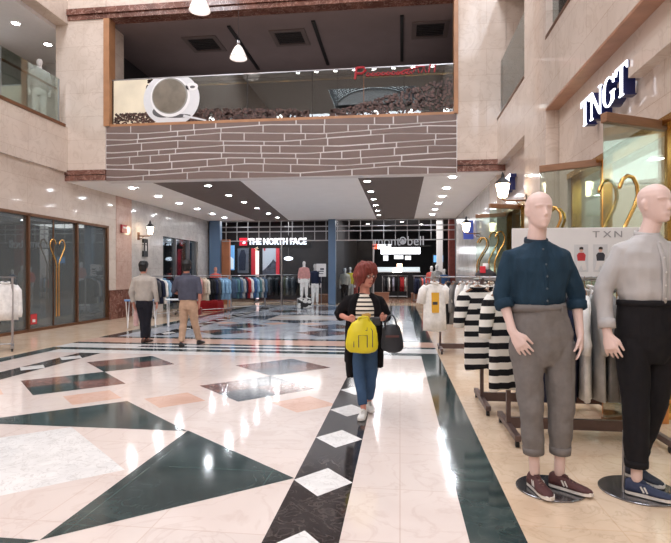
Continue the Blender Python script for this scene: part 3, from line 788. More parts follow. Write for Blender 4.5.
# ------------------------------------------------------------------ far glass front, blue posts, grid
for i, (a, c) in enumerate(((-8.75, -8.25), (-3.2, -2.88), (2.42, 2.8))):
    o = struct('trim_%d' % (7 + i), MB().box(a, c, 23.15, 23.45, 0, 3.86), bluecol_m)
b = MB(); b.box(-8.22, -7.85, 23.3, 23.5, 0, 3.0); struct('trim_10', b, mat('orange_wood', (166, 106, 74), rough=0.4, var=0.12, vscale=4))
w9 = sroot('window_9')
q = MB()
for z in (2.92, 3.34, 3.56, 3.83): q.box(-8.2, 2.45, 23.27, 23.32, z - .022, z + .022)
x = -8.0
while x < 2.45: q.box(x - .014, x + .014, 23.28, 23.31, 2.92, 3.84); x += .52
struct('grid', q, steel_m, w9)
for x0, x1 in ((-7.8, -5.4), (-5.35, -3.2), (-2.85, -1.2)): struct('pane', MB().box(x0, x1, 23.34, 23.35, .05, 2.9), glass_far, w9)
q = MB()
for x in (-5.38, -1.18): q.box(x - .03, x + .03, 23.3, 23.38, 0, 2.92)
struct('mullion', q, steel_m, w9)
# store shells
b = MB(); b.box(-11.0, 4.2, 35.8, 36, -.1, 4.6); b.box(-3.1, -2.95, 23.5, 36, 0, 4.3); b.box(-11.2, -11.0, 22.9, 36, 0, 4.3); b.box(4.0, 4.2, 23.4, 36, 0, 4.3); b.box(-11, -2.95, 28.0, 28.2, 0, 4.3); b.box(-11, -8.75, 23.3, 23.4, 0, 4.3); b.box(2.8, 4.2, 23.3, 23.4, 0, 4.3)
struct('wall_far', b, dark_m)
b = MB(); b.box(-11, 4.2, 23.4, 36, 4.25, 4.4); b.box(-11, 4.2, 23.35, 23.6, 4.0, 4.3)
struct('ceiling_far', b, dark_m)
first = True
fl_ = make_light('store_spot', .11, lamp_store)
pl = [(-7.3, 25.6, 4.24), (-6.5, 26.3, 4.24), (-4.8, 25.4, 4.24), (-3.7, 26.6, 4.24), (-6.9, 24.4, 4.24), (-5.6, 24.4, 4.24), (-4.1, 24.2, 4.24), (-2.4, 25.2, 4.24), (-1.3, 26.1, 4.24), (-.3, 25.2, 4.24), (.6, 26.2, 4.24), (1.5, 25.3, 4.24), (2.3, 27.0, 4.24), (.1, 28.5, 4.24), (1.2, 30.0, 4.24), (-1.8, 29.4, 4.24)]
for k, p in enumerate(pl):
    place_light(fl_, p, 'small bright spotlight in the dark ceiling of the %s far shop, %s from the left' % (('left', ORD[sorted(x for x, _, _ in pl if x < -3).index(p[0])]) if p[0] < -3 else ('right', ORD[sorted(x for x, _, _ in pl if x > -3).index(p[0])])), 'store ceiling spotlights')
# far left shop sign and graphics
t = thing('shop_sign', 'glowing white THE NORTH FACE lettering with a red square mark over the dark far shop', 'sign', (-7.75, 24.3, 2.74))
MB().box(-.1, 3.55, .05, .12, -.1, .5).build('board', black_m, t)
MB().box(.08, .44, -.02, .06, .03, .39).build('logo_square', emis('logo_red_glow', (214, 36, 56), 1.3), t)
q = MB()
for i in range(3):
    r0 = .13 - .045 * i
    q.prism([(.40 - r0 * math.cos(a) - .03, .12 + r0 * math.sin(a)) for a in [PI / 2 * k / 8 for k in range(9)]] + [(.40 - (r0 - .028) * math.cos(a) - .03, .12 + (r0 - .028) * math.sin(a)) for a in [PI / 2 * k / 8 for k in range(9)]][::-1], lambda a, c, d: (a, d, c), -.04, -.02)
q.build('logo_arcs', sign_on, t)
text_mesh('lettering', 'THE NORTH FACE', .40, .02, sign_on, t, (.52, -.02, .08), (PI / 2, 0, 0), bold=.012, sx=.855)
def poster(name, x0, x1, y, z0, z1, parts, label, cat='poster'):
    t = thing(name, label, cat, ((x0 + x1) / 2, y, z0))
    wd = (x1 - x0) / 2
    MB().box(-wd, wd, 0, .05, 0, z1 - z0).build('panel', parts[0], t)
    for nm, shapes, m in parts[1:]:
        q = MB()
        for s in shapes: q.prism([(a * wd, c * (z1 - z0)) for a, c in s], lambda a, c, d: (a, d, c), -.012, 0)
        q.build(nm, m, t)
    return t
glowp = lambda n, c, s: emis(n, c, s)
poster('poster', -7.15, -6.4, 26.6, 1.36, 2.86, [glowp('haze_panel', (168, 174, 184), .35),
    ('mountain', [[(-1, .02), (1, .02), (1, .42), (.5, .54), (.3, .46), (-.05, .36), (-.3, .3), (-.6, .22), (-1, .14)]], mat('mountain_grey', (74, 78, 92), rough=.6, var=.5, vscale=5)),
    ('snow', [[(.5, .52), (.62, .5), (.45, .4), (.3, .44)], [(.0, .36), (.15, .33), (.05, .24), (-.1, .3)], [(-.5, .2), (-.35, .2), (-.45, .12)]], white_p),
    ('red_mark', [[(-.85, .84), (-.6, .84), (-.6, .94), (-.85, .94)]], mat('mark_red', (178, 40, 54), rough=.5, var=.04))], 'tall grey photo panel of a snowy mountain in the far left shop')
poster('poster', -8.85, -8.3, 25.4, 1.6, 2.85, [glowp('sky_panel', (120, 176, 226), .8), ('cloud', [[(-.9, .05), (.9, .05), (.9, .45), (.3, .55), (-.4, .45), (-.9, .5)]], glowp('cloud_white', (232, 240, 248), .8))], 'pale blue sky photo panel beside the orange wooden post')
poster('poster', -8.28, -7.72, 25.9, 1.45, 2.75, [mat('poster_grey', (104, 108, 118), rough=.5, var=.1), ('jacket', [[(-.7, .1), (.5, .1), (.6, .7), (.3, .92), (-.3, .92), (-.8, .6)]], mat('poster_navy', (36, 42, 62), rough=.6, var=.15))], 'grey photo panel of a dark jacket left of the red banner')
for k, (x0, x1, lb) in enumerate(((-7.72, -7.5, 'bright red hanging banner left of the mountain photo panel'), (-6.4, -6.22, 'bright red hanging banner right of the mountain photo panel'))):
    tag(MB().box(x0, x1, 26.45, 26.5, 1.35, 3.1).build('banner', mat('banner_red', (196, 44, 58), rough=.6, var=.06, emit=(196, 44, 58), estr=.25)), lb, 'banner')
t = thing('light_column', 'white and pinkish glowing upright light column between banner and mountain photo', 'lamp', (-7.36, 26.3, 0))
MB().box(-.08, .08, -.05, .05, .1, 2.6).build('tube', emis('pink_white_glow', (255, 214, 206), 1.6), t); MB().box(-.14, .14, -.12, .12, 0, .1).build('base', black_m, t)
t = thing('hanging_sign', 'small glowing white oval sign hanging in the far left shop', 'sign', (-5.75, 26.5, 2.1))
MB().ball((0, 0, .1), (.24, .04, .1)).build('panel', sign_on, t); MB().tube([(0, 0, .2), (0, 0, 2.15)], .012, n=6).build('cord', steel_m, t)
t = thing('notice_board', 'white framed notice on a thin stand left of the blue post', 'notice', (-3.5, 23.0, 0))
MB().box(-.22, .22, -.012, .012, 1.28, 1.86).build('panel', white_p, t); q = MB(); q.box(-.13, .12, -.016, -.012, 1.5, 1.54); q.box(-.04, .13, -.016, -.012, 1.58, 1.66); q.box(-.15, .1, -.016, -.012, 1.4, 1.43); q.build('print', mat('print_dark', (70, 72, 80), rough=.6, var=.05), t)
MB().tube([(0, .02, 0), (0, .02, 1.4)], .018, n=8).build('pole', steel_m, t); MB().lathe([(.16, 0), (.16, .015), (.02, .03)], n=16).build('base', steel_m, t)
t = thing('counter', 'low red-brown wooden display bench behind the blue post', 'bench', (-3.75, 25.0, 0))
MB().box(-.55, .55, -.3, .3, .34, .42).build('top', shop_wood, t, bevel=.008); MB().box(-.5, .5, -.26, .26, 0, .34).build('body', shop_wood, t)
# far right shop
t = thing('shop_sign', 'unlit grey metal mont-bell lettering above the far right shop entrance', 'sign', (-1.17, 23.16, 2.64))
for tx, wx in (('mont', .02), ('bell', 1.47)): text_mesh('lettering', tx, .58, .02, mat('dull_letter_steel', (196, 198, 206), rough=.5, metal=.0, var=.05), t, (wx, 0, 0.03), (PI / 2, 0, 0), sx=.94)
q = MB(); q.tube([(1.29 + .13 * math.cos(a), 0, .23 + .15 * math.sin(a)) for a in [2 * PI * i / 14 for i in range(15)]], .026, n=6); q.prism([(1.18, .12), (1.27, .33), (1.31, .24), (1.35, .29), (1.41, .12)], lambda a, c, d: (a, d, c), -.03, .03); q.build('emblem', MATS['dull_letter_steel'], t)
MB().box(-.1, 2.5, .05, .09, -.02, .03).build('rail', black_m, t)
tag(MB().box(-1.15, 1.2, 31.5, 31.6, 2.6, 3.0).build('light_box', screen_on), 'long bright white light box glowing at the back of the far right shop', 'light box')
t = thing('light_box', 'white glowing panel with an orange-red square, imitating a reflected shop sign, under the grey letters', 'sign', (-1.5, 28.6, 2.78)); MB().box(.28, 1.02, 0, .08, 0, .24).build('panel', screen_on, t); MB().box(0, .27, 0, .08, 0, .26).build('square', emis('orange_red_glow', (240, 92, 60), 1.4), t)  # glowing stand-in for the reflection of the lettered shop sign
for x, z, w_, h_, lb in ((-1.0, 2.2, .3, .32, 'small square white light box left below the long light box'), (-.35, 2.3, .55, .22, 'small pale lit panel in the middle under the long light box'), (.3, 2.25, .35, .24, 'small lit panel under the right end of the long light box')):
    tag(MB().box(x, x + w_, 31.4, 31.5, z, z + h_).build('light_box', emis('dim_white_glow', (226, 230, 236), 1.3)), lb, 'light box')
t = thing('display_counter', 'long pale lit counter front crossing the far right shop', 'counter', (-.3, 32.2, 0)); MB().box(-1.5, 1.5, 0, .5, 0, 1.5).build('body', dark_m, t); MB().box(-1.5, 1.5, -.02, 0, 1.55, 1.82).build('front_light', emis('pale_counter_glow', (206, 218, 222), .9), t); MB().box(-1.55, 1.55, -.05, .55, 1.5, 1.55).build('top', white_p, t)
t = thing('lamp_screen', 'blown-out warm orange and white lit screen in the middle of the far right shop', 'screen', (-.12, 29.6, 0)); MB().box(-.3, .22, -.03, .03, 1.5, 1.72).build('lower_panel', emis('warm_white_glow', (255, 246, 230), 6.0), t); MB().box(-.05, .24, -.03, .03, 1.72, 1.98).build('upper_panel', emis('warm_orange_glow', (255, 214, 180), 6.0), t); MB().tube([(0, 0, 0), (0, 0, 1.5)], .03).build('stand', black_m, t)
t = thing('television', 'small blue-lit screen high beside the red-brown column in the far right shop', 'television', (2.05, 28.5, 1.9)); MB().box(-.3, .3, 0, .06, 0, .6).build('case', black_m, t); MB().box(-.25, .25, -.01, 0, .14, .5).build('screen', emis('tv_blue_glow', (96, 156, 214), 1.2), t); MB().tube([(0, .03, .6), (0, .03, 2.32)], .02).build('pole', black_m, t)
b = MB(); b.box(1.85, 2.15, 26.8, 27.1, 0, 4.25); struct('trim_11', b, ceil_w)
b = MB(); b.box(2.35, 2.75, 25.6, 26.1, 0, 4.25); struct('trim_12', b, mat('red_brown_column', (124, 60, 52), rough=.5, var=.25, vscale=6))
for k, (x, y, wd, h, lb) in enumerate(((1.0, 27.2, .42, .42, 'wooden display box under the right clothes rack of the far right shop'), (1.75, 28.2, .35, .36, 'smaller wooden display box beside the pink-topped mannequin'), (-1.2, 28.6, .6, .4, 'wooden display box behind the red-haired woman'))):
    t = thing('display_box', lb, 'display box', (x, y, 0)); MB().box(-wd, wd, -.25, .25, 0, h - .04).build('body', shop_wood, t); MB().box(-wd - .02, wd + .02, -.27, .27, h - .04, h).build('top', shop_wood, t, bevel=.005)

# ------------------------------------------------------------------ clothes racks and garments
def cloth(name, c, rough=0.85, var=0.12): return mat(name, c, rough=rough, spec=0.2, var=var, vscale=14, bump=0.25, bscale=90)
def make_rack(name, label, loc, rz, L, H, m, depth=.7, beam=True, group=None, wheel=True):
    """rail along local x from 0 to L, feet along local y"""
    t = thing(name, label, 'clothes rack', loc, rz, group)
    q = MB(); q.tube([(-.06, 0, H), (L + .06, 0, H)], .016, n=8); q.build('rail', m if not beam else steel_m, t, smooth=True)
    for x in (0, L):
        MB().box(x - .018, x + .018, -.018, .018, .07, H - .005).build('upright', m, t)
        MB().box(x - .025, x + .025, -depth / 2, depth / 2, .055, .105).build('foot', m, t, bevel=.006)
        if wheel:
            for y in (-depth / 2 + .04, depth / 2 - .04):
                q = MB(); q.tube([(x - .014, y, .027), (x + .014, y, .027)], .026, n=12); q.box(x - .006, x + .006, y - .01, y + .01, .03, .06); q.build('caster', black_m, t)
    if beam: MB().box(0.018, L - .018, -.02, .02, .06, .15).build('crossbar', m, t)
    else: MB().tube([(0, 0, .12), (L, 0, .12)], .013, n=8).build('crossbar', m, t)
    return t
GM = {}
def garment_mesh(kind, L=.72, W=.5, sleeve=.0, puff=.05, seed=0, collar=True):
    """upright garment, hanging in the local xz plane, hook top at z=0; returns (cloth mesh, hanger mesh)"""
    key = (kind, L, W, sleeve, puff, seed)
    if key in GM: return GM[key]
    r = random.Random(seed); top = -.10; n = 20
    hw = W / 2
    prof = [(0, .16), (.015, .22), (.035, .55), (.06, .82), (.09, .94), (.16, .97), (.28, .95), (.5, .95), (.75, .98), (1, 1.02)]
    if kind == 'knit': prof = [(0, .2), (.015, .3), (.035, .62), (.06, .88), (.09, .98), (.16, 1), (.28, .98), (.5, .98), (.75, .98), (.97, .97), (1, .90)]
    q = MB(); rings = []
    for i, (tt, ww) in enumerate(prof):
        z = top - tt * L; ring = []
        for j in range(n):
            a = 2 * PI * j / n; cx, sy = math.cos(a), math.sin(a)
            th = puff * (.35 + .65 * min(1, tt * 5)) * (1 + .25 * math.sin(cx * 7 + seed) * tt)
            x = hw * ww * (abs(cx) ** .8) * (1 if cx > 0 else -1); y = th * (abs(sy) ** .9) * (1 if sy > 0 else -1) + .012 * tt * math.sin(cx * 9 + seed * 2)
            ring.append(q.bm.verts.new((x, y, z + (.012 * tt * math.sin(3 * cx + seed) if i == len(prof) - 1 else 0))))
        rings.append(ring)
    for i in range(len(rings) - 1):
        for j in range(n): q.bm.faces.new((rings[i][j], rings[i][(j + 1) % n], rings[i + 1][(j + 1) % n], rings[i + 1][j]))
    q.bm.faces.new(rings[0]); q.bm.faces.new(rings[-1])
    if sleeve and kind != 'knit':
        for s in (-1, 1):
            x0 = hw * .86 * s
            if sleeve < .35: pts = [(x0 * .8, 0, top - .075), (x0 * 1.12, 0, top - .14), (x0 * 1.34, 0, top - .10 - sleeve)]; rr = [(.075, puff * .9), (.085, puff * .9), (.09, puff * .85)]
            else: pts = [(x0 * .8, 0, top - .075), (x0 * 1.1, 0, top - .16), (x0 * 1.22, .01, top - .32), (x0 * 1.26, -.01, top - .12 - sleeve * .8), (x0 * 1.24, 0, top - .12 - sleeve)]; rr = [(.07, puff * .8), (.075, puff * .9), (.062, puff * .8), (.055, puff * .8), (.05, puff * .7)]
            q.tube(pts, rr, n=10, side=(1, 0, 0))
    if collar: q.tube([(.075 * math.cos(a), puff * .75 * math.sin(a), top + .006 + .012 * math.sin(a)) for a in [2 * PI * i / 12 for i in range(13)]], .014, n=6)
    o = q.build('cloth', white_p, None, smooth=True); me = o.data; bpy.data.objects.remove(o); me.materials.clear(); me.materials.append(None)
    h = MB(); h.tube([(-hw * .84, 0, top - .045), (-hw * .4, 0, top - .005), (0, 0, top + .022), (hw * .4, 0, top - .005), (hw * .84, 0, top - .045)], (.011, ) * 0 or [.011] * 5, n=6)
    h.tube([(0, 0, top + .02), (0, 0, -.035), (.014, 0, -.02), (.022, 0, 0), (.012, 0, .018), (-.004, 0, .02), (-.02, 0, .008)], .0035, n=5)
    o = h.build('hanger', wood_m, None, smooth=True); hm = o.data; bpy.data.objects.remove(o)
    GM[key] = (me, hm); return GM[key]
def knit_sleeves(t, W, sleeve, m, puff, spread=.16):
    hw = W / 2
    for s in (-1, 1):
        pts = [(hw * .78 * s, 0, -.175), (hw * 1.02 * s, 0, -.215), ((hw * 1.1 + spread * .35) * s, -.01, -.36), ((hw * 1.1 + spread * .7) * s, -.03, -.10 - sleeve * .85), ((hw * 1.1 + spread * .8) * s, -.035, -.10 - sleeve)]
        MB().tube(pts, [(.07, puff), (.072, puff * 1.1), (.066, puff), (.058, puff), (.052, puff)], n=12, side=(1, 0, 0)).build('sleeve', m, t, smooth=True)
def garment(name, label, cat, loc, rz, m, kind, hanger=True, group=None, hm_=None, **k):
    me, hm = garment_mesh(kind, **k)
    t = thing(name, label, cat, loc, rz, group)
    o = bpy.data.objects.new('cloth', me); COL.objects.link(o); o.parent = t
    o.material_slots[0].link = 'OBJECT'; o.material_slots[0].material = m
    if hanger:
        h = bpy.data.objects.new('hanger', hm); COL.objects.link(h); h.parent = t
        if hm_: h.material_slots[0].link = 'OBJECT'; h.material_slots[0].material = hm_
    return t

C = dict(white=(240, 238, 236), black=(34, 34, 38), navy=(38, 44, 66), grey=(128, 126, 126), lgrey=(178, 176, 174), dgrey=(76, 76, 80), beige=(198, 178, 160), pink=(206, 150, 146), lblue=(140, 176, 206), denim=(86, 108, 134), blue=(60, 92, 140), red=(176, 54, 58), coral=(214, 104, 96), olive=(112, 108, 84), teal=(84, 118, 124), cream=(222, 212, 196), lilac=(170, 168, 188), yellow=(216, 196, 60))
def cm(c): return cloth('fabric_' + c, C[c])
knit = stripes('striped_knit', (30, 30, 34), (236, 232, 224), .112, duty=.48, off=.32)
knit2 = stripes('striped_knit_sleeve', (30, 30, 34), (236, 232, 224), .112, duty=.48, off=.05)
CN = dict(white='white', black='black', navy='navy', grey='grey', lgrey='light grey', dgrey='charcoal', beige='beige', pink='dusty pink', lblue='light blue', denim='denim blue', blue='bright blue', red='red', coral='coral', olive='olive', teal='grey-teal', cream='cream', lilac='pale lilac', yellow='yellow')

# near racks on the right
H1 = 1.36
rk = make_rack('clothes_rack', 'nearest brown steel clothes rack, carrying the white photo board, behind the grey-trousered mannequin', (.94, 4.70, 0), 0, 1.16, H1, rackbrown_m, .78, group='brown clothes racks')
rk2 = make_rack('clothes_rack', 'brown steel clothes rack between the board-topped rack and the farthest one', (.86, 5.66, 0), 0, 1.2, H1, rackbrown_m, .84, group='brown clothes racks')
rk3 = make_rack('clothes_rack', 'brown steel clothes rack farthest back, with the white printed T-shirt at its end', (.72, 9.55, 0), 0, 1.75, 1.345, rackbrown_m, .8, group='brown clothes racks')
g = garment('striped_sweater', 'black and white striped sweater facing out at the end of the middle rack', 'sweater', (.79, 5.45, H1), .25, knit, 'knit', L=.83, W=.30, sleeve=.50, puff=.035, seed=1)
knit_sleeves(g, .30, .40, knit2, .04, .07)
q = MB(); q.box(-.03, .05, -.055, -.048, -.34, -.31); q.build('patch', cm('black'), g)
g = garment('striped_sweater', 'black and white striped sweater half hidden behind the dark-shirted mannequin, on the nearest rack', 'sweater', (.885, 4.58, H1), .45, knit, 'knit', L=.85, W=.30, sleeve=.50, puff=.035, seed=2)
knit_sleeves(g, .30, .40, knit2, .04, .07)
garment('striped_sweater', 'black and white striped sweater hanging edge-on just inside the middle rack', 'sweater', (.94, 5.66, H1), 1.25, knit, 'knit', L=.8, W=.40, sleeve=.5, puff=.035, seed=3)
for k, (x0, y0, rz) in enumerate(((.74, 5.45, 0), (.835, 4.58, 0), (.58, 9.3, 0))):
    rr = (rk2, rk, rk3)[k]
    hz = 1.345 if k == 2 else H1
    q = MB(); lx = x0 - rr.location.x; ly = y0 - rr.location.y
    q.tube([(0, 0, hz - .01), (lx, ly, hz - .01), (lx - .12, ly - .03, hz - .005)], .010, n=6); q.build('display_arm', steel_m, rr)
g = garment('printed_shirt', 'white T-shirt with a yellow block print at the end of the farthest rack', 'shirt', (.60, 9.25, 1.345), .35, cm('white'), 'tee', L=.84, W=.44, sleeve=.26, puff=.05, seed=4)
q = MB(); q.box(-.08, .06, -.058, -.05, -.62, -.27); q.build('yellow_print', mat('print_yellow', (232, 176, 58), rough=.7, var=.05), g); q = MB(); q.box(-.06, .03, -.062, -.056, -.48, -.43); q.build('dark_print', cm('dgrey'), g)
A = ['navy', 'black', 'navy', 'white', 'lgrey', 'grey', 'lgrey', 'beige']
for k, c in enumerate(A):
    x = 1.26 + k * .105
    garment('hanging_shirt', '%s garment on the nearest rack behind the mannequins, %s from its left end' % (CN[c], ORD[k]), 'garment', (x, 4.70, H1), PI / 2 - .25 + .1 * math.sin(k * 2), cm(c), 'side', L=.92, W=.46, sleeve=.4, puff=.045, seed=k, group='garments on the nearest rack')
A = ['white', 'navy', 'navy', 'black', 'navy', 'white', 'grey', 'lgrey', 'beige', 'white']
for k, c in enumerate(A):
    x = 1.02 + k * .105
    garment('hanging_shirt', '%s garment on the middle of the three brown racks, %s from the left' % (CN[c], ORD[k]), 'garment', (x, 5.66, H1), PI / 2 - .2 + .1 * math.sin(k * 3), cm(c), 'side', L=.86, W=.46, sleeve=.4, puff=.045, seed=k + 2, group='garments on the middle rack')
A = ['dgrey', 'grey', 'white', 'white', 'white', 'white', 'cream', 'white', 'lgrey', 'white', 'dgrey', 'black']
for k, c in enumerate(A):
    x = .86 + k * .125
    garment('hanging_shirt', '%s garment hung on the farthest rack, %s from its left end' % (CN[c], ORD[k]), 'garment', (x, 9.55, 1.345), PI / 2 - .5 + .1 * math.sin(k * 3), cm(c), 'side', L=.74, W=.44, sleeve=.4, puff=.045, seed=k + 4, group='garments on the farthest rack')
# white board on the middle rack
t = thing('photo_board', 'white board with TXN lettering and two small model photos, standing on the nearest rack', 'board', (.97, 4.70, H1 + .018))
MB().box(0, 1.16, -.010, .010, 0, .42).build('panel', mat('board_white', (236, 234, 234), rough=.4, var=.015), t, bevel=.004)
for k, ch in enumerate('TXN'): text_mesh('letter', ch, .078, .0015, mat('letter_grey', (158, 156, 158), rough=.5, var=.03), t, (.665 + k * .085, -.012, .335), (PI / 2, 0, 0), sx=1.25)
for x, top, hair in ((.515, (196, 60, 66), (40, 30, 28)), (.672, (52, 54, 64), (40, 30, 28))):
    p = MB().box(x, x + .115, -.013, -.010, .04, .275).build('model_photo', mat('photo_pale', (216, 216, 218), rough=.4, var=.04), t)
    cx = x + .058; D = lambda pts, nm, m_, d: MB().prism([(cx + a, b) for a, b in pts], lambda a, c, e: (a, e, c), -d - .0015, -d).build(nm, m_, p)
    D(circ(0, .228, .015, .020, 14), 'face', mat('photo_skin', (220, 180, 164), rough=.5, var=.03), .0135)
    D([(-.017, .232), (.017, .232), (.015, .25), (0, .255), (-.015, .25)], 'hair', mat('photo_hair', hair, rough=.5, var=.03), .0155)
    D([(-.03, .135), (.03, .135), (.036, .185), (.02, .205), (-.02, .205), (-.036, .185)], 'top', mat('photo_top_%d' % top[0], top, rough=.5, var=.05), .0135)
    D([(-.03, .135), (.03, .135), (.045, .06), (.015, .052), (0, .1), (-.022, .052), (-.045, .06)], 'legs', mat('photo_legs', (232, 228, 226), rough=.5, var=.03), .0135)
t = thing('wooden_crate', 'small orange-brown wooden crate on the floor behind the black-trousered mannequin', 'crate', (2.25, 5.35, 0)); MB().box(-.24, .24, -.16, .16, 0, .2).build('body', mat('crate_wood', (196, 128, 66), rough=.5, var=.2, vscale=6), t, bevel=.006); MB().box(-.26, .26, -.18, .18, .2, .225).build('lid', mat('crate_wood', (196, 128, 66)), t, bevel=.005)

# left rack with white jackets
lr = make_rack('clothes_rack', 'grey steel clothes rack with white jackets at the left picture edge', (-7.98, 8.05, 0), math.radians(38), 1.15, 1.34, steel_m, .5, beam=False)
lx = lambda s: (-7.98 + s * math.cos(math.radians(38)), 8.05 + s * math.sin(math.radians(38)), 1.34)
for k, (s, rz, lb) in enumerate(((.78, .75, 'white jacket on the left edge rack, half cut by the picture edge'), (1.04, .62, 'white jacket facing out at the right end of the left edge rack'))):
    garment('white_jacket', lb, 'jacket', lx(s), rz + .35, cm('white'), 'jkt', L=.68, W=.42, sleeve=.52, puff=.06, seed=k + 7, hm_=black_m)

# far left racks
def fill(rack_a, rack_b, H, cols, tag_, L=.78, seed=0, jit=.25, grp=None, kinds=('garment', 'hanging_shirt')):
    (xa, ya), (xb, yb) = rack_a, rack_b; n = len(cols); base = math.atan2(yb - ya, xb - xa)
    for k, c in enumerate(cols):
        s = (k + .6) / (n + .2)
        r = random.Random(seed * 50 + k)
        garment(kinds[1], '%s garment, %s from the left on %s' % (CN[c], ORD[k], tag_), kinds[0], (xa + (xb - xa) * s, ya + (yb - ya) * s, H), base + PI / 2 + (r.random() - .5) * jit, cm(c), 'far', hanger=False, L=L, W=.46, sleeve=.45, puff=.07, seed=r.randrange(4), group=grp)
def frack(label, a, b_, H, **k):
    L = math.hypot(b_[0] - a[0], b_[1] - a[1])
    return make_rack('clothes_rack', label, (a[0], a[1], 0), math.atan2(b_[1] - a[1], b_[0] - a[0]), L, H, steel_m, .5, beam=False, **k)
a, b_ = (-7.85, 15.5), (-7.45, 17.0); frack('steel clothes rack by the left wall just past the two walking men', a, b_, 1.33)
fill(a, b_, 1.33, ['black', 'dgrey', 'navy', 'white', 'lblue', 'navy', 'black', 'black', 'dgrey', 'navy'], 'the rack just past the two men', seed=1, grp='clothes behind the walking men')
a, b_ = (-7.35, 17.6), (-6.35, 18.7); frack('long steel clothes rack of dark and light blue clothes, nearest of the far left racks', a, b_, 1.34)
fill(a, b_, 1.34, ['black', 'navy', 'pink', 'beige', 'cream', 'black', 'black', 'navy', 'dgrey', 'lblue', 'lblue', 'lblue'], 'the light blue clothes rack', seed=2, grp='clothes on the light blue rack')
a, b_ = (-6.5, 19.5), (-5.45, 20.6); frack('steel clothes rack of denim and grey clothes beside the light blue one', a, b_, 1.34)
fill(a, b_, 1.34, ['denim', 'teal', 'denim', 'lgrey', 'navy', 'red', 'white', 'blue', 'lblue', 'teal', 'lgrey', 'denim'], 'the denim clothes rack', seed=3, grp='clothes on the denim rack')
a, b_ = (-6.75, 23.9), (-4.55, 24.0); frack('long clothes rack of dark clothes inside the far left shop front', a, b_, 1.36)
fill(a, b_, 1.36, ['navy', 'dgrey', 'grey', 'denim', 'dgrey', 'grey', 'dgrey', 'black', 'dgrey', 'black', 'grey', 'olive', 'lgrey', 'dgrey', 'grey', 'dgrey', 'black', 'olive'], 'the long dark-clothes rack by the sign', L=.85, seed=4, grp='clothes on the dark rack')
a, b_ = (-8.2, 19.3), (-7.4, 19.9)
t = thing('cloth_pile', 'low table draped in red cloth under the far left clothes racks', 'table', (-7.35, 19.2, 0)); MB().box(-.55, .55, -.35, .35, 0, .36).build('drape', cloth('red_drape', (170, 42, 50)), t, bevel=.03); MB().box(-.5, .5, -.3, .3, .36, .40).build('top', cloth('red_drape', (170, 42, 50)), t)
a, b_ = (.7, 26.3), (1.75, 26.5); frack('clothes rack with a navy coat and light clothes in the far right shop', a, b_, 1.30)
fill(a, b_, 1.30, ['navy', 'navy', 'dgrey', 'coral', 'denim', 'white', 'lblue', 'navy', 'lilac', 'lgrey'], 'the navy coat rack', seed=5, grp='clothes on the navy coat rack')
a, b_ = (-1.0, 30.0), (.4, 30.1); frack('clothes rack of dark and red clothes deep in the far right shop', a, b_, 1.30)
fill(a, b_, 1.30, ['dgrey', 'black', 'white', 'black', 'lilac', 'black', 'dgrey', 'red', 'red', 'lgrey'], 'the deepest rack in the right shop', seed=6, grp='clothes on the deep rack')
a, b_ = (-2.6, 26.0), (-1.4, 26.1); frack('clothes rack of red and dark clothes behind the red-haired woman', a, b_, 1.30)
fill(a, b_, 1.30, ['grey', 'dgrey', 'red', 'coral', 'black', 'denim', 'white', 'navy', 'dgrey'], 'the rack behind the red-haired woman', seed=7, grp='clothes behind the woman')
# bust in the right window
t = thing('suit_bust', 'charcoal suit jacket bust with a red collar piece in the window beyond the near racks', 'display bust', (1.75, 11.0, 0))
MB().tube([(0, 0, .02), (0, 0, .9)], .025, n=8).build('stand', steel_m, t); MB().lathe([(.2, 0), (.2, .02), (.03, .04)], n=18).build('base', steel_m, t)
melt(MB().tube([(0, 0, .8), (0, 0, 1.0), (0, 0, 1.25), (0, 0, 1.42), (0, 0, 1.5)], [(.20, .12), (.2, .12), (.23, .13), (.21, .1), (.08, .07)], n=18, side=(1, 0, 0)), 'jacket', cm('dgrey'), t, .02, 3, .01)
MB().tube([(0, 0, 1.46), (0, 0, 1.62)], [(.07, .06), (.055, .05)], n=14, side=(1, 0, 0)).build('neck', white_p, t, smooth=True); MB().box(-.13, -.02, -.13, -.08, 1.42, 1.56).build('red_collar', mat('banner_red', (196, 44, 58)), t, bevel=.01)
# folding table and stand near the left pillar
def folding_table(loc, rz, top, label):
    t = thing('folding_table', label, 'folding table', loc, rz)
    MB().box(-.42, .42, -.24, .24, .70, .73).build('tabletop', top, t, bevel=.006)
    for s in (-1, 1):
        for d in (-1, 1): MB().tube([(s * .34, -.22 * d, .01), (s * .34 - .04 * s * d, .22 * d, .70)], .014, n=8).build('leg', white_p, t)
    return t
folding_table((-6.72, 12.9, 0), .5, mat('table_blue', (96, 136, 186), rough=.4, var=.05), 'white-legged folding table with a blue top beside the pink marble pillar')
ft = folding_table((-5.85, 13.4, 0), .5, mat('table_pale', (206, 210, 214), rough=.4, var=.05), 'white-legged folding table half hidden behind the man in the pale shirt')
MB().box(.12, .36, -.256, -.248, .40, .735).build('paper_sheet', white_p, ft)

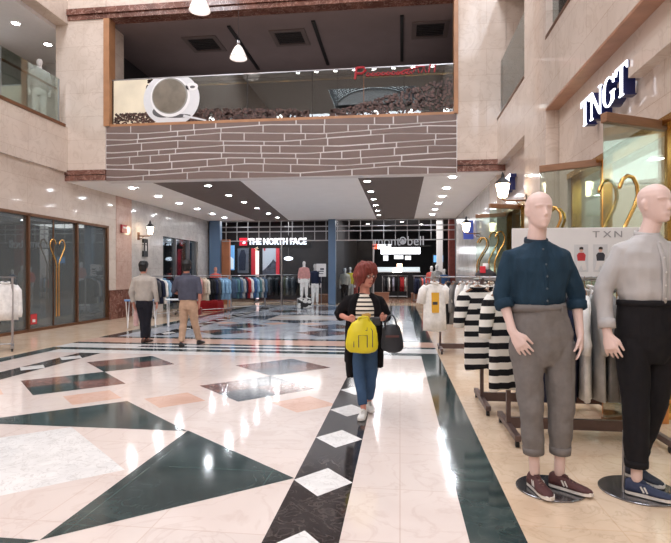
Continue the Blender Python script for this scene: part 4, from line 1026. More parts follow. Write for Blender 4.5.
# ------------------------------------------------------------------ figures
def hand(mb, wr, tip, thumb, L=.18, curl=.35, n_sign=1, splay=.10, rf=.046):
    wr = V(wr); d = (V(tip) - wr).normalized(); s = V(thumb); s = (s - d * s.dot(d)).normalized(); nn = d.cross(s).normalized() * n_sign
    mb.tube([wr - d * .03, wr + d * .10 * L, wr + d * .3 * L, wr + d * .5 * L], [(.15 * L, .12 * L), (.17 * L, .12 * L), (.225 * L, .10 * L), (.225 * L, .085 * L)], n=12, side=s, round_ends=True)
    for i in range(4):
        o = (.175 - .116 * i); ln = (.42, .47, .44, .35)[i] * L
        p = wr + d * (.46 * L) + s * (o * L); dr = (d + s * (splay * (1.3 - i))).normalized(); pts = [p - dr * .06 * L, p]
        ang = curl * (.6 + .15 * i)
        for k in range(3):
            dr = (dr * math.cos(ang) + nn * math.sin(ang)).normalized(); p = p + dr * ln * (.42, .33, .25)[k]; pts.append(p)
        mb.tube(pts, [rf * L * 1.15, rf * L * 1.12, rf * L * 1.05, rf * L, rf * L * .85], n=8, round_ends=True)
    p = wr + d * .14 * L + s * .12 * L; dr = (d * .75 + s * .6 + nn * .25).normalized(); pts = [p, p + dr * .24 * L]
    dr2 = (d * .95 + s * .15 + nn * .35).normalized(); pts += [pts[1] + dr2 * .2 * L, pts[1] + dr2 * .2 * L + (dr2 + nn * .3).normalized() * .13 * L]
    mb.tube(pts, [.085 * L, .068 * L, .055 * L, .046 * L], n=8, round_ends=True)

HEADR = [(0, .10, .33, .02), (.06, .17, .375, .08), (.16, .225, .39, .2), (.30, .27, .385, .33), (.44, .30, .38, .41), (.55, .315, .375, .44), (.68, .322, .375, .45), (.8, .295, .335, .42), (.9, .23, .25, .33), (.965, .14, .15, .21), (1.0, .04, .05, .07)]
def frame_fn(c, h, yaw, front, pitch=0.0):
    """head frame: c is the chin-level centre; returns map (side, fwd, up)/h -> xyz. front=-1 faces the camera side"""
    fw = V((math.sin(yaw), front * math.cos(yaw), 0)); sd = V((math.cos(yaw), -front * math.sin(yaw), 0)) if front < 0 else V((math.cos(yaw), -math.sin(yaw), 0))
    up = V((0, 0, 1)); f2 = (fw * math.cos(pitch) - up * math.sin(pitch)); u2 = (up * math.cos(pitch) + fw * math.sin(pitch))
    c = V(c)
    return lambda a, b, e: c + (sd * a + f2 * b + u2 * e) * h
def head(mb, c, h, yaw=0.0, front=-1, pitch=0.0, ears=True, nose=1.0):
    T = frame_fn(c, h, yaw, front, pitch); n = 22; rings = []
    for t, w_, f_, b_ in HEADR:
        ring = []
        for j in range(n):
            a = 2 * PI * j / n; cx, sy = math.cos(a), math.sin(a)
            ring.append(mb.bm.verts.new(T(w_ * (abs(cx) ** .9) * (1 if cx > 0 else -1), (f_ if sy > 0 else b_) * (abs(sy) ** .95) * (1 if sy > 0 else -1), t)))
        rings.append(ring)
    for i in range(len(rings) - 1):
        for j in range(n): mb.bm.faces.new((rings[i][j], rings[i][(j + 1) % n], rings[i + 1][(j + 1) % n], rings[i + 1][j]))
    mb.bm.faces.new(rings[0]); mb.bm.faces.new(rings[-1])
    k = nose
    mb.tube([T(0, .36, .56), T(0, .40, .46), T(0, .40 + .07 * k, .36), T(0, .38 + .03 * k, .325)], [(.03 * h, .03 * h), (.035 * h, .04 * h), (.05 * h, .045 * h), (.05 * h, .03 * h)], n=10, side=T(1, 0, 0) - T(0, 0, 0), round_ends=True)
    mb.tube([T(-.22, .29, .585), T(-.1, .362, .60), T(0, .37, .59), T(.1, .362, .60), T(.22, .29, .585)], .03 * h, n=8, round_ends=True)
    mb.tube([T(-.11, .345, .205), T(-.04, .392, .222), T(.04, .392, .222), T(.11, .345, .205)], .024 * h, n=8, round_ends=True)
    mb.tube([T(-.09, .345, .175), T(0, .39, .165), T(.09, .345, .175)], .026 * h, n=8, round_ends=True)
    mb.ball(T(0, .35, .065), (.07 * h, .05 * h, .05 * h))
    for s in (-1, 1): mb.ball(T(.15 * s, .21, .36), (.09 * h, .09 * h, .08 * h))
    if ears:
        for s in (-1, 1): mb.tube([T(.31 * s, -.02, .34), T(.335 * s, -.05, .42), T(.345 * s, -.06, .52), T(.32 * s, -.02, .57)], [(.02 * h, .03 * h), (.025 * h, .055 * h), (.025 * h, .07 * h), (.02 * h, .04 * h)], n=8, side=T(1, 0, 0) - T(0, 0, 0), round_ends=True)
    eyes = [T(s * .135, .37, .50) for s in (-1, 1)]; fw = (T(0, 1, 0) - T(0, 0, 0)).normalized()
    def post(v):
        for e in eyes:
            d = (v.co - e).length
            if d < .14 * h: v.co = v.co - fw * ((.045 if nose > .9 else .03) * h) * math.exp(-(d / (.06 * h)) ** 2)
    return T, post

def shoe(parent, ankle, toe, L, m, sole_m, lace_m=None, patch=None, low=True, name='shoe'):
    ax, ay, az = ankle; d = V((toe[0], toe[1], 0)).normalized(); s = V((-d.y, d.x, 0)); o = V((ax, ay, az)) - d * (.24 * L)
    base = az
    P = lambda a, b, z: o + d * a * L + s * b * L + V((0, 0, z * L))
    # outline of the sole
    ol = [(0.0, .0), (.02, .09), (.1, .13), (.3, .125), (.5, .145), (.7, .175), (.85, .165), (.95, .11), (1.0, 0), (.95, -.09), (.85, -.14), (.7, -.155), (.5, -.13), (.3, -.12), (.1, -.13), (.02, -.09)]
    q = MB(); q.prism(ol, lambda a, b, z: P(a, b, z), .02, .115)
    so = None
    up = MB(); n = 14; rings = []
    prof = [(.015, .10, .32), (.08, .135, .37), (.2, .135, .36), (.32, .13, .355), (.42, .13, .32), (.55, .15, .25), (.7, .165, .21), (.84, .15, .18), (.93, .10, .155), (.985, .03, .13)]
    for a, w_, h in prof:
        ring = []
        for j in range(n):
            t = PI * j / (n - 1); ring.append(up.bm.verts.new(P(a, w_ * math.cos(t) * (1 if abs(math.cos(t)) > .99 else .98), .10 + (h - .10) * (max(0.0, math.sin(t)) ** .75))))
        rings.append(ring)
    for i in range(len(rings) - 1):
        for j in range(n - 1): up.bm.faces.new((rings[i][j], rings[i][j + 1], rings[i + 1][j + 1], rings[i + 1][j]))
        up.bm.faces.new((rings[i][0], rings[i + 1][0], rings[i + 1][-1], rings[i][-1]))
    up.bm.faces.new(rings[0]); up.bm.faces.new(rings[-1])
    sh = up.build(name, m, parent, smooth=True)
    q.build('sole', sole_m, sh, bevel=.004)
    if lace_m:
        q = MB()
        for i in range(4):
            a = .40 + .075 * i; zz = .315 - .032 * i
            q.tube([P(a, -.075, zz - .035), P(a + .01, 0, zz + .012), P(a + .02, .075, zz - .035)], .014 * L, n=6)
        q.build('laces', lace_m, sh)
        q = MB(); q.tube([P(.30, 0, .36), P(.42, 0, .32)], [(.07 * L, .018 * L), (.07 * L, .02 * L)], n=8, side=s); q.build('tongue', m, sh)
    if patch:
        for sd in (-1, 1):
            for k in range(2): MB().beam(P(.40 + .07 * k, sd * .138, .13), P(.33 + .07 * k, sd * .122, .25), .012 * L, .035 * L).build('side_stripe', patch, sh)
    return sh

def figure(root, F, skin, voxel=.008):
    """F: joints in viewer coordinates (x right, y away, z up)"""
    fr = F.get('front', -1); mb = MB(); hc = F['head']; hh = F['hh']; sz = F.get('scale', 1.0)
    T, post = head(mb, hc, hh, F.get('yaw', 0), fr, F.get('pitch', 0), nose=F.get('nose', 1))
    nk = V(F['neck'])
    mb.tube([nk + V((0, 0, -.06)), nk, V(hc) + V((0, -.02 * fr, .06 * hh)), V(hc) + V((0, -.03 * fr, .3 * hh))], [.085 * sz, .06 * sz, .056 * sz, .056 * sz], n=14, round_ends=True)
    tor = F['torso']
    mb.tube([(x, y, z) for z, x, y, a, b in tor], [(a * .78, b * .72) for z, x, y, a, b in tor], n=16, side=(1, 0, 0))
    for arm in F['arms']:
        s, e, wv = V(arm['s']), V(arm['e']), V(arm['w'])
        r = [.046 * sz, .042 * sz, .036 * sz, .033 * sz, .034 * sz, .028 * sz, .025 * sz]
        pts = [s, s.lerp(e, .35), s.lerp(e, .8), e, e.lerp(wv, .3), e.lerp(wv, .7), wv]
        mb.tube(pts, r, n=12, round_ends=True); mb.tube([nk + V((0, 0, -.07)), s], [.05 * sz, .046 * sz], n=10, round_ends=True)
        hand(mb, wv, arm['tip'], arm['thumb'], arm.get('L', .18), arm.get('curl', .35), arm.get('ns', 1))
    for lg in F['legs']:
        h, k, a = V(lg['h']), V(lg['k']), V(lg['a'])
        mb.tube([h, h.lerp(k, .4), k, k.lerp(a, .3), k.lerp(a, .8), a], [.075 * sz, .062 * sz, .045 * sz, .044 * sz, .034 * sz, .033 * sz], n=12, round_ends=True)
        t = V((lg['toe'][0], lg['toe'][1], 0)).normalized()
        mb.tube([a - t * .02 + V((0, 0, -.04)), a + t * .04 + V((0, 0, -.06)), a + t * .10 + V((0, 0, -.078))], [(.026, .030), (.028, .020), (.026, .012)], n=10, side=V((-t.y, t.x, 0)), round_ends=True)
    return T, melt(mb, 'body', skin, root, voxel, 3, post=post)

def shirt(root, F, m, sleeve=1.0, inf=.0, hem=None, name='shirt', voxel=.009, wr=.006, srad=.056, srad2=.046):
    mb = MB(); tor = [t for t in F['torso'] if hem is None or t[0] >= hem - .001]
    mb.tube([(x, y, z) for z, x, y, a, b in tor], [(a + inf, b + inf) for z, x, y, a, b in tor], n=20, side=(1, 0, 0))
    for arm in F['arms']:
        s, e, wv = V(arm['s']), V(arm['e']), V(arm['w'])
        nk = V(F['neck']); inner = s.lerp(nk + V((0, 0, -.06)), .55)
        if sleeve <= 1: pts = [inner, s, s.lerp(e, .5 * sleeve), s.lerp(e, sleeve)]; rr = [srad * 1.1, srad * 1.08, srad, srad * .96]
        else: pts = [inner, s, s.lerp(e, .5), e, e.lerp(wv, (sleeve - 1) * .5), e.lerp(wv, sleeve - 1)]; rr = [srad * 1.1, srad * 1.08, srad, srad * .93, srad2, srad2 * .98]
        mb.tube(pts, rr, n=14)
    return melt(mb, name, m, root, voxel, 4, wr)

def trousers(root, F, m, end=.93, name='trousers', voxel=.009, wr=.006, r0=.098, r1=.072, r2=.058, waist=None):
    mb = MB(); hips = F['hips']
    mb.tube([(x, y, z) for z, x, y, a, b in hips], [(a, b) for z, x, y, a, b in hips], n=20, side=(1, 0, 0))
    for lg in F['legs']:
        h, k, a = V(lg['h']), V(lg['k']), V(lg['a']); e = k.lerp(a, end)
        mb.tube([h + V((0, 0, .05)), h, h.lerp(k, .5), k, k.lerp(e, .5), e], [r0 * .95, r0, (r0 + r1) / 2, r1, (r1 + r2) / 2, r2], n=16)
    return melt(mb, name, m, root, voxel, 4, wr, wscale=(10, 10, 7))

skin_m = mat('mannequin_skin', (229, 202, 194), rough=.45, spec=.3, var=.02, vscale=3)
real_skin = mat('person_skin', (204, 142, 124), rough=.55, spec=.3, var=.06, vscale=10)
def disc_base(t, c, r, rod_from, rod_to):
    MB().lathe([(r, 0), (r, .006), (r * .985, .009), (.001, .0095)], (c[0], c[1], 0.002), n=40).build('base_plate', mat('base_steel', (136, 136, 140), rough=.22, metal=.9, var=.1, vscale=4), t, smooth=False)
    MB().tube([rod_from, rod_to], .009, n=8).build('support_rod', steel_m, t)

# mannequin in the dark shirt
m1 = thing('mannequin', 'bald mannequin in a dark teal collarless shirt and rolled grey trousers', 'mannequin', (.92, 3.48, 0), TH)
F1 = dict(front=-1, yaw=.06, head=(-.042, -.02, 1.688), hh=.237, neck=(-.05, .01, 1.60), nose=.7,
    torso=[(1.14, -.04, .0, .142, .098), (1.19, -.043, 0, .150, .106), (1.215, -.044, 0, .158, .112), (1.25, -.044, 0, .169, .118), (1.30, -.042, 0, .173, .118), (1.42, -.038, 0, .200, .122), (1.50, -.042, .0, .195, .108), (1.55, -.045, .005, .150, .085), (1.585, -.048, .01, .095, .072), (1.605, -.05, .01, .072, .066)],
    hips=[(1.20, -.045, 0, .168, .122), (1.12, -.034, 0, .182, .127), (1.0, -.015, 0, .199, .130), (.92, -.010, 0, .185, .120), (.86, -.006, 0, .14, .105), (.82, -.003, 0, .09, .085)],
    arms=[dict(s=(-.205, .01, 1.505), e=(-.272, .02, 1.27), w=(-.225, -.07, 1.035), tip=(-.150, -.13, .88), thumb=(.75, -.55, .35), curl=.28, ns=-1, L=.185),
          dict(s=(.118, .01, 1.505), e=(.212, .02, 1.27), w=(.205, -.05, 1.02), tip=(.20, -.09, .85), thumb=(-.4, -.8, 0), curl=.3, ns=1, L=.18)],
    legs=[dict(h=(-.116, 0, .92), k=(-.088, -.005, .56), a=(-.05, .03, .12), toe=(.10, -1)), dict(h=(.092, 0, .92), k=(.106, -.01, .56), a=(.11, .03, .12), toe=(.72, -.7))])
T1, bd = figure(m1, F1, skin_m, .0055)
navyshirt = mat('teal_linen', (32, 56, 74), rough=.8, spec=.25, var=.18, vscale=22, bump=.3, bscale=120, stretch=(1, 1, .3))
s1 = shirt(m1, F1, navyshirt, sleeve=1.28, inf=.004, voxel=.008, wr=.011, srad=.062, srad2=.052)
q = MB(); q.tube([(-.05 + .07 * math.cos(a), .008 + .062 * math.sin(a), 1.612 + .016 * math.sin(a)) for a in [2 * PI * i / 24 for i in range(25)]], [(.019, .0055)] * 25, n=8, side=(0, 0, 1)); q.build('collar', mat('teal_linen_dark', (26, 44, 60), rough=.8, var=.15, vscale=20), s1, smooth=True)
q = MB(); pts = [(-.046, -.062, 1.59), (-.044, -.088, 1.54), (-.040, -.122, 1.45), (-.038, -.13, 1.38), (-.036, -.126, 1.28), (-.035, -.125, 1.19)]
q.tube(pts, [(.014, .004)] * 6, n=8, side=(1, 0, 0)); q.build('placket', navyshirt, s1, smooth=True)
for k, (x, y, z) in enumerate(((-.044, -.086, 1.555), (-.04, -.122, 1.46), (-.038, -.136, 1.385), (-.037, -.132, 1.31), (-.036, -.131, 1.235))):
    q = MB(); q.ball((x, y - .006, z), (.0065, .003, .0065), n=8); q.build('button', mat('button_dark', (84, 96, 104), rough=.3, var=.03), s1)
for arm, k in zip(F1['arms'], (0, 1)):
    e, wv = V(arm['e']), V(arm['w']); q = MB(); q.tube([e.lerp(wv, .16), e.lerp(wv, .19), e.lerp(wv, .36), e.lerp(wv, .39)], [.052, .061, .060, .050], n=16); q.build('rolled_cuff', navyshirt, s1, smooth=True)
greytr = mat('grey_chino', (122, 118, 116), rough=.85, spec=.2, var=.08, vscale=30, bump=.2, bscale=150)
p1 = trousers(m1, F1, greytr, end=.70, voxel=.008, wr=.011, r0=.103, r1=.081, r2=.064)
q = MB(); q.tube([(-.042, 0, 1.168), (-.042, 0, 1.172), (-.045, 0, 1.205), (-.045, 0, 1.208)], [(.166, .12), (.178, .132), (.175, .130), (.162, .12)], n=28, side=(1, 0, 0)); q.build('waistband', greytr, p1, smooth=True)
for x in (-.13, .0, .07):
    q = MB(); q.box(x - .007, x + .007, -.131 + abs(x + .03) * .28, -.118 + abs(x + .03) * .3, 1.155, 1.21); q.build('belt_loop', greytr, p1)
for lg in F1['legs']:
    k, a = V(lg['k']), V(lg['a']); q = MB(); q.tube([k.lerp(a, .60), k.lerp(a, .61), k.lerp(a, .715), k.lerp(a, .72)], [.060, .068, .066, .056], n=20); q.build('turned_up_cuff', greytr, p1, smooth=True)
wine = mat('wine_canvas', (82, 48, 48), rough=.7, var=.12, vscale=30); sole_w = mat('sole_white', (226, 222, 216), rough=.6, var=.05)
for lg in F1['legs']:
    a = lg['a']; shoe(m1, (a[0], a[1], .0105), lg['toe'], .275, wine, sole_w, mat('lace_brown', (120, 92, 84), rough=.8, var=.05), sole_w)
disc_base(m1, (.06, .05), .215, (-.01, .10, .01), (-.045, .09, .30))

# mannequin in the grey shirt
m2 = thing('mannequin', 'bald mannequin in a light grey shirt and slim black trousers, at the right edge', 'mannequin', (1.51, 3.51, 0), TH)
F2 = dict(front=-1, yaw=.32, head=(.082, -.02, 1.722), hh=.246, neck=(.052, .01, 1.63), nose=.7,
    torso=[(1.17, .052, .0, .152, .100), (1.215, .052, 0, .165, .108), (1.245, .052, 0, .172, .116), (1.28, .052, 0, .186, .121), (1.32, .05, 0, .188, .12), (1.44, .05, 0, .208, .124), (1.53, .05, .0, .205, .11), (1.585, .05, .005, .155, .088), (1.62, .05, .01, .098, .074), (1.645, .05, .01, .074, .068)],
    hips=[(1.23, .052, 0, .186, .124), (1.14, .05, 0, .194, .128), (1.02, .05, 0, .199, .130), (.94, .052, 0, .185, .120), (.88, .055, 0, .14, .105), (.84, .055, 0, .09, .085)],
    arms=[dict(s=(-.118, .01, 1.54), e=(-.222, .02, 1.29), w=(-.232, -.05, 1.03), tip=(-.215, -.10, .86), thumb=(.65, -.6, .1), curl=.5, ns=-1, L=.185),
          dict(s=(.218, .01, 1.54), e=(.32, .02, 1.29), w=(.33, -.05, 1.03), tip=(.31, -.09, .86), thumb=(-.5, -.7, .1), curl=.4, ns=1, L=.18)],
    legs=[dict(h=(-.052, 0, .94), k=(-.038, -.02, .56), a=(-.038, -.03, .12), toe=(.78, -.62)), dict(h=(.152, .02, .94), k=(.138, .08, .56), a=(.105, .24, .12), toe=(.35, -.93))])
T2, bd = figure(m2, F2, skin_m, .0055)
greyshirt = mat('grey_shirt_cotton', (186, 184, 184), rough=.75, spec=.25, var=.05, vscale=12, bump=.15, bscale=150)
s2 = shirt(m2, F2, greyshirt, sleeve=1.86, inf=.004, voxel=.008, wr=.012, srad=.062, srad2=.05)
q = MB(); q.tube([(.05 + .072 * math.cos(a), .008 + .064 * math.sin(a), 1.652 + .016 * math.sin(a)) for a in [2 * PI * i / 24 for i in range(25)]], [(.019, .0055)] * 25, n=8, side=(0, 0, 1)); q.build('collar', greyshirt, s2, smooth=True)
q = MB(); q.tube([(.062, -.064, 1.625), (.066, -.09, 1.58), (.072, -.126, 1.49), (.075, -.134, 1.41), (.076, -.13, 1.3), (.076, -.127, 1.22)], [(.015, .004)] * 6, n=8, side=(1, 0, 0)); q.build('placket', greyshirt, s2, smooth=True)
for k, (x, y, z) in enumerate(((.065, -.087, 1.595), (.072, -.126, 1.5), (.075, -.14, 1.41), (.076, -.136, 1.33), (.076, -.135, 1.25))):
    q = MB(); q.ball((x, y - .006, z), (.0065, .003, .0065), n=8); q.build('button', mat('button_pale', (214, 212, 210), rough=.3, var=.03), s2)
for arm in F2['arms']:
    e, wv = V(arm['e']), V(arm['w']); q = MB(); q.tube([e.lerp(wv, .66), e.lerp(wv, .67), e.lerp(wv, .88), e.lerp(wv, .885)], [.046, .0525, .051, .044], n=16); q.build('cuff', greyshirt, s2, smooth=True)
blacktr = mat('black_chino', (30, 29, 32), rough=.85, spec=.2, var=.1, vscale=30, bump=.2, bscale=150)
p2 = trousers(m2, F2, blacktr, end=.82, voxel=.008, wr=.007, r0=.102, r1=.081, r2=.065)
q = MB(); q.tube([(.052, 0, 1.198), (.052, 0, 1.202), (.052, 0, 1.235), (.052, 0, 1.238)], [(.18, .12), (.194, .134), (.192, .132), (.178, .12)], n=28, side=(1, 0, 0)); q.build('waistband', blacktr, p2, smooth=True)
for lg in F2['legs']:
    k, a = V(lg['k']), V(lg['a']); q = MB(); q.tube([k.lerp(a, .74), k.lerp(a, .75), k.lerp(a, .84), k.lerp(a, .845)], [.060, .069, .067, .058], n=20); q.build('turned_up_cuff', blacktr, p2, smooth=True)
navyc = mat('navy_canvas', (46, 56, 84), rough=.7, var=.12, vscale=30)
for k, lg in enumerate(F2['legs']):
    a = lg['a']; shoe(m2, (a[0], a[1], .0105), lg['toe'], .28, navyc if k == 0 else mat('dark_navy_canvas', (40, 44, 58), rough=.7, var=.12, vscale=30), sole_w, mat('lace_navy', (62, 68, 92), rough=.8, var=.05), sole_w)
disc_base(m2, (.03, .06), .24, (-.095, .02, .01), (-.085, .03, .40))

# woman walking towards the camera
wm = thing('person', 'red-haired woman in a black cardigan and striped top walking with a yellow bag', 'person', (-.35, 5.25, 0), TH)
FW = dict(front=-1, yaw=.62, pitch=.12, head=(-.005, -.02, 1.272), hh=.232, neck=(-.005, .01, 1.215), scale=.86, nose=1.0,
    torso=[(.72, -.01, .0, .165, .12), (.82, -.01, 0, .16, .118), (.92, -.012, -.01, .162, .118), (1.04, -.012, -.01, .165, .122), (1.12, -.014, .0, .160, .105), (1.165, -.012, .005, .120, .08), (1.195, -.008, .01, .075, .062)],
    hips=[(.86, -.01, 0, .155, .115), (.76, -.01, 0, .165, .122), (.68, -.01, 0, .165, .12), (.62, -.01, 0, .155, .108)],
    arms=[dict(s=(-.165, .01, 1.125), e=(-.255, .015, .985), w=(-.175, -.17, .965), tip=(-.08, -.255, .955), thumb=(0, -.2, 1), curl=.75, ns=1, L=.155),
          dict(s=(.140, .01, 1.125), e=(.21, .02, .965), w=(.185, -.13, .965), tip=(.105, -.245, .985), thumb=(-.2, -.2, 1), curl=.7, ns=-1, L=.155)],
    legs=[dict(h=(-.075, 0, .66), k=(-.06, -.06, .37), a=(-.025, -.16, .085), toe=(-.25, -1)), dict(h=(.07, 0, .66), k=(.06, .0, .37), a=(.045, .08, .10), toe=(.1, -1))])
TW, bd = figure(wm, FW, real_skin, .007)
st = shirt(wm, FW, stripes('white_black_stripe', (236, 228, 214), (44, 40, 44), .042, duty=.62, off=.1), sleeve=.45, inf=.002, hem=.82, name='striped_top', voxel=.010, wr=.004, srad=.052)
q = MB(); q.tube([(.0, -.118, 1.03), (.0, -.125, 1.0), (.0, -.124, .95)], [(.035, .01), (.05, .01), (.04, .01)], n=8, side=(1, 0, 0), round_ends=True); q.build('print', mat('print_gold', (206, 164, 84), rough=.6, var=.15, vscale=20), st)
jn = mat('blue_jeans', (62, 86, 116), rough=.85, spec=.2, var=.22, vscale=7, bump=.2, bscale=120)
trousers(wm, FW, jn, end=.90, name='jeans', voxel=.010, wr=.006, r0=.082, r1=.060, r2=.047)
# open cardigan: left and right fronts, back, sleeves
blackk = mat('black_knit', (24, 22, 24), rough=.9, spec=.15, var=.15, vscale=20, bump=.2, bscale=90)
mb = MB()
mb.tube([(-.02, .055, .50), (-.02, .065, .7), (-.018, .06, .9), (-.015, .055, 1.06), (-.012, .045, 1.14), (-.01, .035, 1.19)], [(.19, .08), (.19, .08), (.18, .08), (.178, .082), (.165, .07), (.08, .05)], n=18, side=(1, 0, 0))
mb.tube([(-.145, .02, .36), (-.15, .0, .6), (-.14, -.06, .82), (-.13, -.075, 1.0), (-.115, -.06, 1.12), (-.07, -.02, 1.185)], [(.045, .07), (.05, .075), (.055, .06), (.052, .05), (.05, .05), (.035, .045)], n=12, side=(1, 0, 0))
mb.tube([(.135, .03, .46), (.14, .0, .62), (.125, -.06, .82), (.115, -.075, 1.0), (.098, -.06, 1.12), (.05, -.02, 1.185)], [(.05, .06), (.05, .07), (.052, .06), (.05, .05), (.048, .05), (.035, .045)], n=12, side=(1, 0, 0))
for arm in FW['arms']:
    s, e, wv = V(arm['s']), V(arm['e']), V(arm['w']); mb.tube([s.lerp(V((-.01, .01, 1.17)), .5), s, s.lerp(e, .5), e, e.lerp(wv, .22)], [.058, .066, .066, .064, .060], n=14)
melt(mb, 'cardigan', blackk, wm, .010, 4, .007)
# hair: layered bob
mb = MB(); H = lambda a, b_, c: TW(a, b_, c)
for j in range(30):
    an = -.72 * PI + 1.44 * PI * j / 29          # 0 = back of the head
    sx, fy = math.sin(an), -math.cos(an)
    lng = .16 + .10 * (abs(an) > 1.75) + .03 * math.sin(j * 2.3)
    p0 = H(.03 * sx, .02 + .03 * fy, 1.0); p1 = H(.15 * sx, .02 + .19 * fy, .985); p2 = H(.245 * sx, .29 * fy, .84); p3 = H(.36 * sx, .42 * fy - .01, .44); p4 = H(.33 * sx, .37 * fy - .01, -.08 + lng)
    if abs(an) > 1.9: p3 = H(.31 * sx, .30 * fy, .55); p4 = H(.34 * sx, .30 * fy, .26)
    mb.tube([p0, p1, p2, p3, p4], [.024, .036, .044, .042, .018], n=8, round_ends=True)
for j in range(9):
    a = -.24 + .06 * j
    mb.tube([H(a * .5, .05, .99), H(a * .9, .24, .95), H(a * 1.1, .34, .82), H(a * 1.25 + .04, .375, .66 + .04 * math.sin(j * 2))], [.03, .03, .024, .010], n=8, round_ends=True)
mb.ball(H(0, -.06, .70), (.085, .085, .085))
hairm = mat('auburn_hair', (116, 48, 40), rough=.5, spec=.4, var=.3, vscale=30, bump=.5, bscale=60, stretch=(3, 3, .5))
melt(mb, 'hair', hairm, wm, .009, 2, .010, wscale=(28, 28, 12))
for s in (-1, 1):
    MB().ball(TW(.135 * s, .352, .50), .0115, n=10).build('eye', mat('eye_white', (226, 220, 214), rough=.2, var=.02), wm, smooth=True)
    q = MB(); q.tube([TW(.135 * s + .085 * math.cos(a), .415, .49 + .065 * math.sin(a)) for a in [2 * PI * i / 16 for i in range(17)]], .0028, n=5); q.tube([TW(.22 * s, .415, .5), TW(.31 * s, .25, .52), TW(.33 * s, .0, .52)], .0025, n=5)
    if s > 0: q.tube([TW(-.05, .415, .5), TW(.05, .415, .5)], .0025, n=5)
    q.build('glasses', mat('glasses_frame', (92, 60, 52), rough=.3, var=.05), wm)
q = MB(); q.tube([TW(-.10, .378, .205), TW(0, .418, .208), TW(.10, .378, .205)], [.004, .007, .004], n=6, round_ends=True); q.build('lips', mat('lip_red', (168, 74, 72), rough=.4, var=.05), wm, smooth=True)
whs = mat('white_canvas', (222, 220, 216), rough=.7, var=.08, vscale=30)
for lg in FW['legs']:
    a = lg['a']; shoe(wm, (a[0], a[1], a[2] - .085 + .001), lg['toe'], .235, whs, sole_w, mat('lace_grey', (160, 156, 152), rough=.8, var=.05))
# yellow bag held in front
t = thing('tote_bag', 'bright yellow shopping bag with dark outlined pattern, held by the woman', 'bag', (-.335, 4.905, .685), TH)
yb = mat('yellow_vinyl', (226, 208, 34), rough=.45, var=.08, vscale=6, bump=.1, bscale=20)
mb = MB(); mb.tube([(-.02, 0, .012), (-.02, 0, .06), (-.015, .0, .17), (-.005, .0, .235), (.005, .0, .285)], [(.152, .05), (.158, .058), (.142, .05), (.115, .035), (.06, .02)], n=20, side=(1, 0, 0), round_ends=True)
melt(mb, 'body', yb, t, .009, 3, .006)
ol = mat('bag_outline', (92, 84, 74), rough=.6, var=.1)
q = MB()
for pts in ([(-.10, .03), (-.10, .18), (-.075, .225)], [(-.055, .03), (-.055, .14), (.025, .14), (.025, .03)], [(.075, .03), (.075, .18), (.05, .225)], [(-.055, .245), (-.055, .185), (.025, .185), (.025, .245)]):
    q.tube([(x, -.062 + .035 * max(0, z - .12) / .13 + .02 * abs(x + .02) / .15, z) for x, z in pts], .0045, n=6)
q.build('outline_pattern', ol, t)
q = MB(); q.tube([(-.05, -.01, .27), (-.055, -.015, .30), (-.02, -.02, .315), (.03, -.02, .31), (.05, -.01, .27)], .009, n=8); q.build('handle', yb, t, smooth=True)
# dark purse in her hand, handbag on her arm
t = thing('purse', 'small dark purse with a green tag held above the yellow bag', 'purse', (-.235, 4.965, .945), TH)
MB().box(-.05, .05, -.025, .025, -.035, .045).build('body', mat('purse_dark', (46, 46, 50), rough=.5, var=.1), t, bevel=.012); MB().box(-.06, -.03, -.03, -.02, 0, .03).build('tag', mat('tag_green', (84, 110, 92), rough=.5, var=.05), t)
t = thing('handbag', 'black leather handbag hanging from the woman\'s arm', 'handbag', (-.075, 5.12, .665), TH)
lb = mat('black_leather', (42, 44, 50), rough=.42, var=.12, vscale=12, bump=.15, bscale=50)
mb = MB(); mb.tube([(0, 0, .015), (0, 0, .08), (-.005, 0, .16), (-.01, 0, .215)], [(.112, .055), (.112, .055), (.098, .045), (.085, .03)], n=20, side=(1, 0, 0), round_ends=True)
melt(mb, 'body', lb, t, .009, 3, .004)
for y in (-.035, .035):
    q = MB(); q.tube([(-.07, y, .19), (-.07, y, .26), (-.04, y * .6, .325), (.0, y * .5, .335), (.03, y * .6, .29), (.05, y, .19)], .007, n=8); q.build('handle', lb, t, smooth=True)
q = MB(); q.box(-.07, .06, -.056, -.046, .12, .14); q.build('pocket_zip', mat('zip_red', (96, 60, 58), rough=.5, var=.1), t)

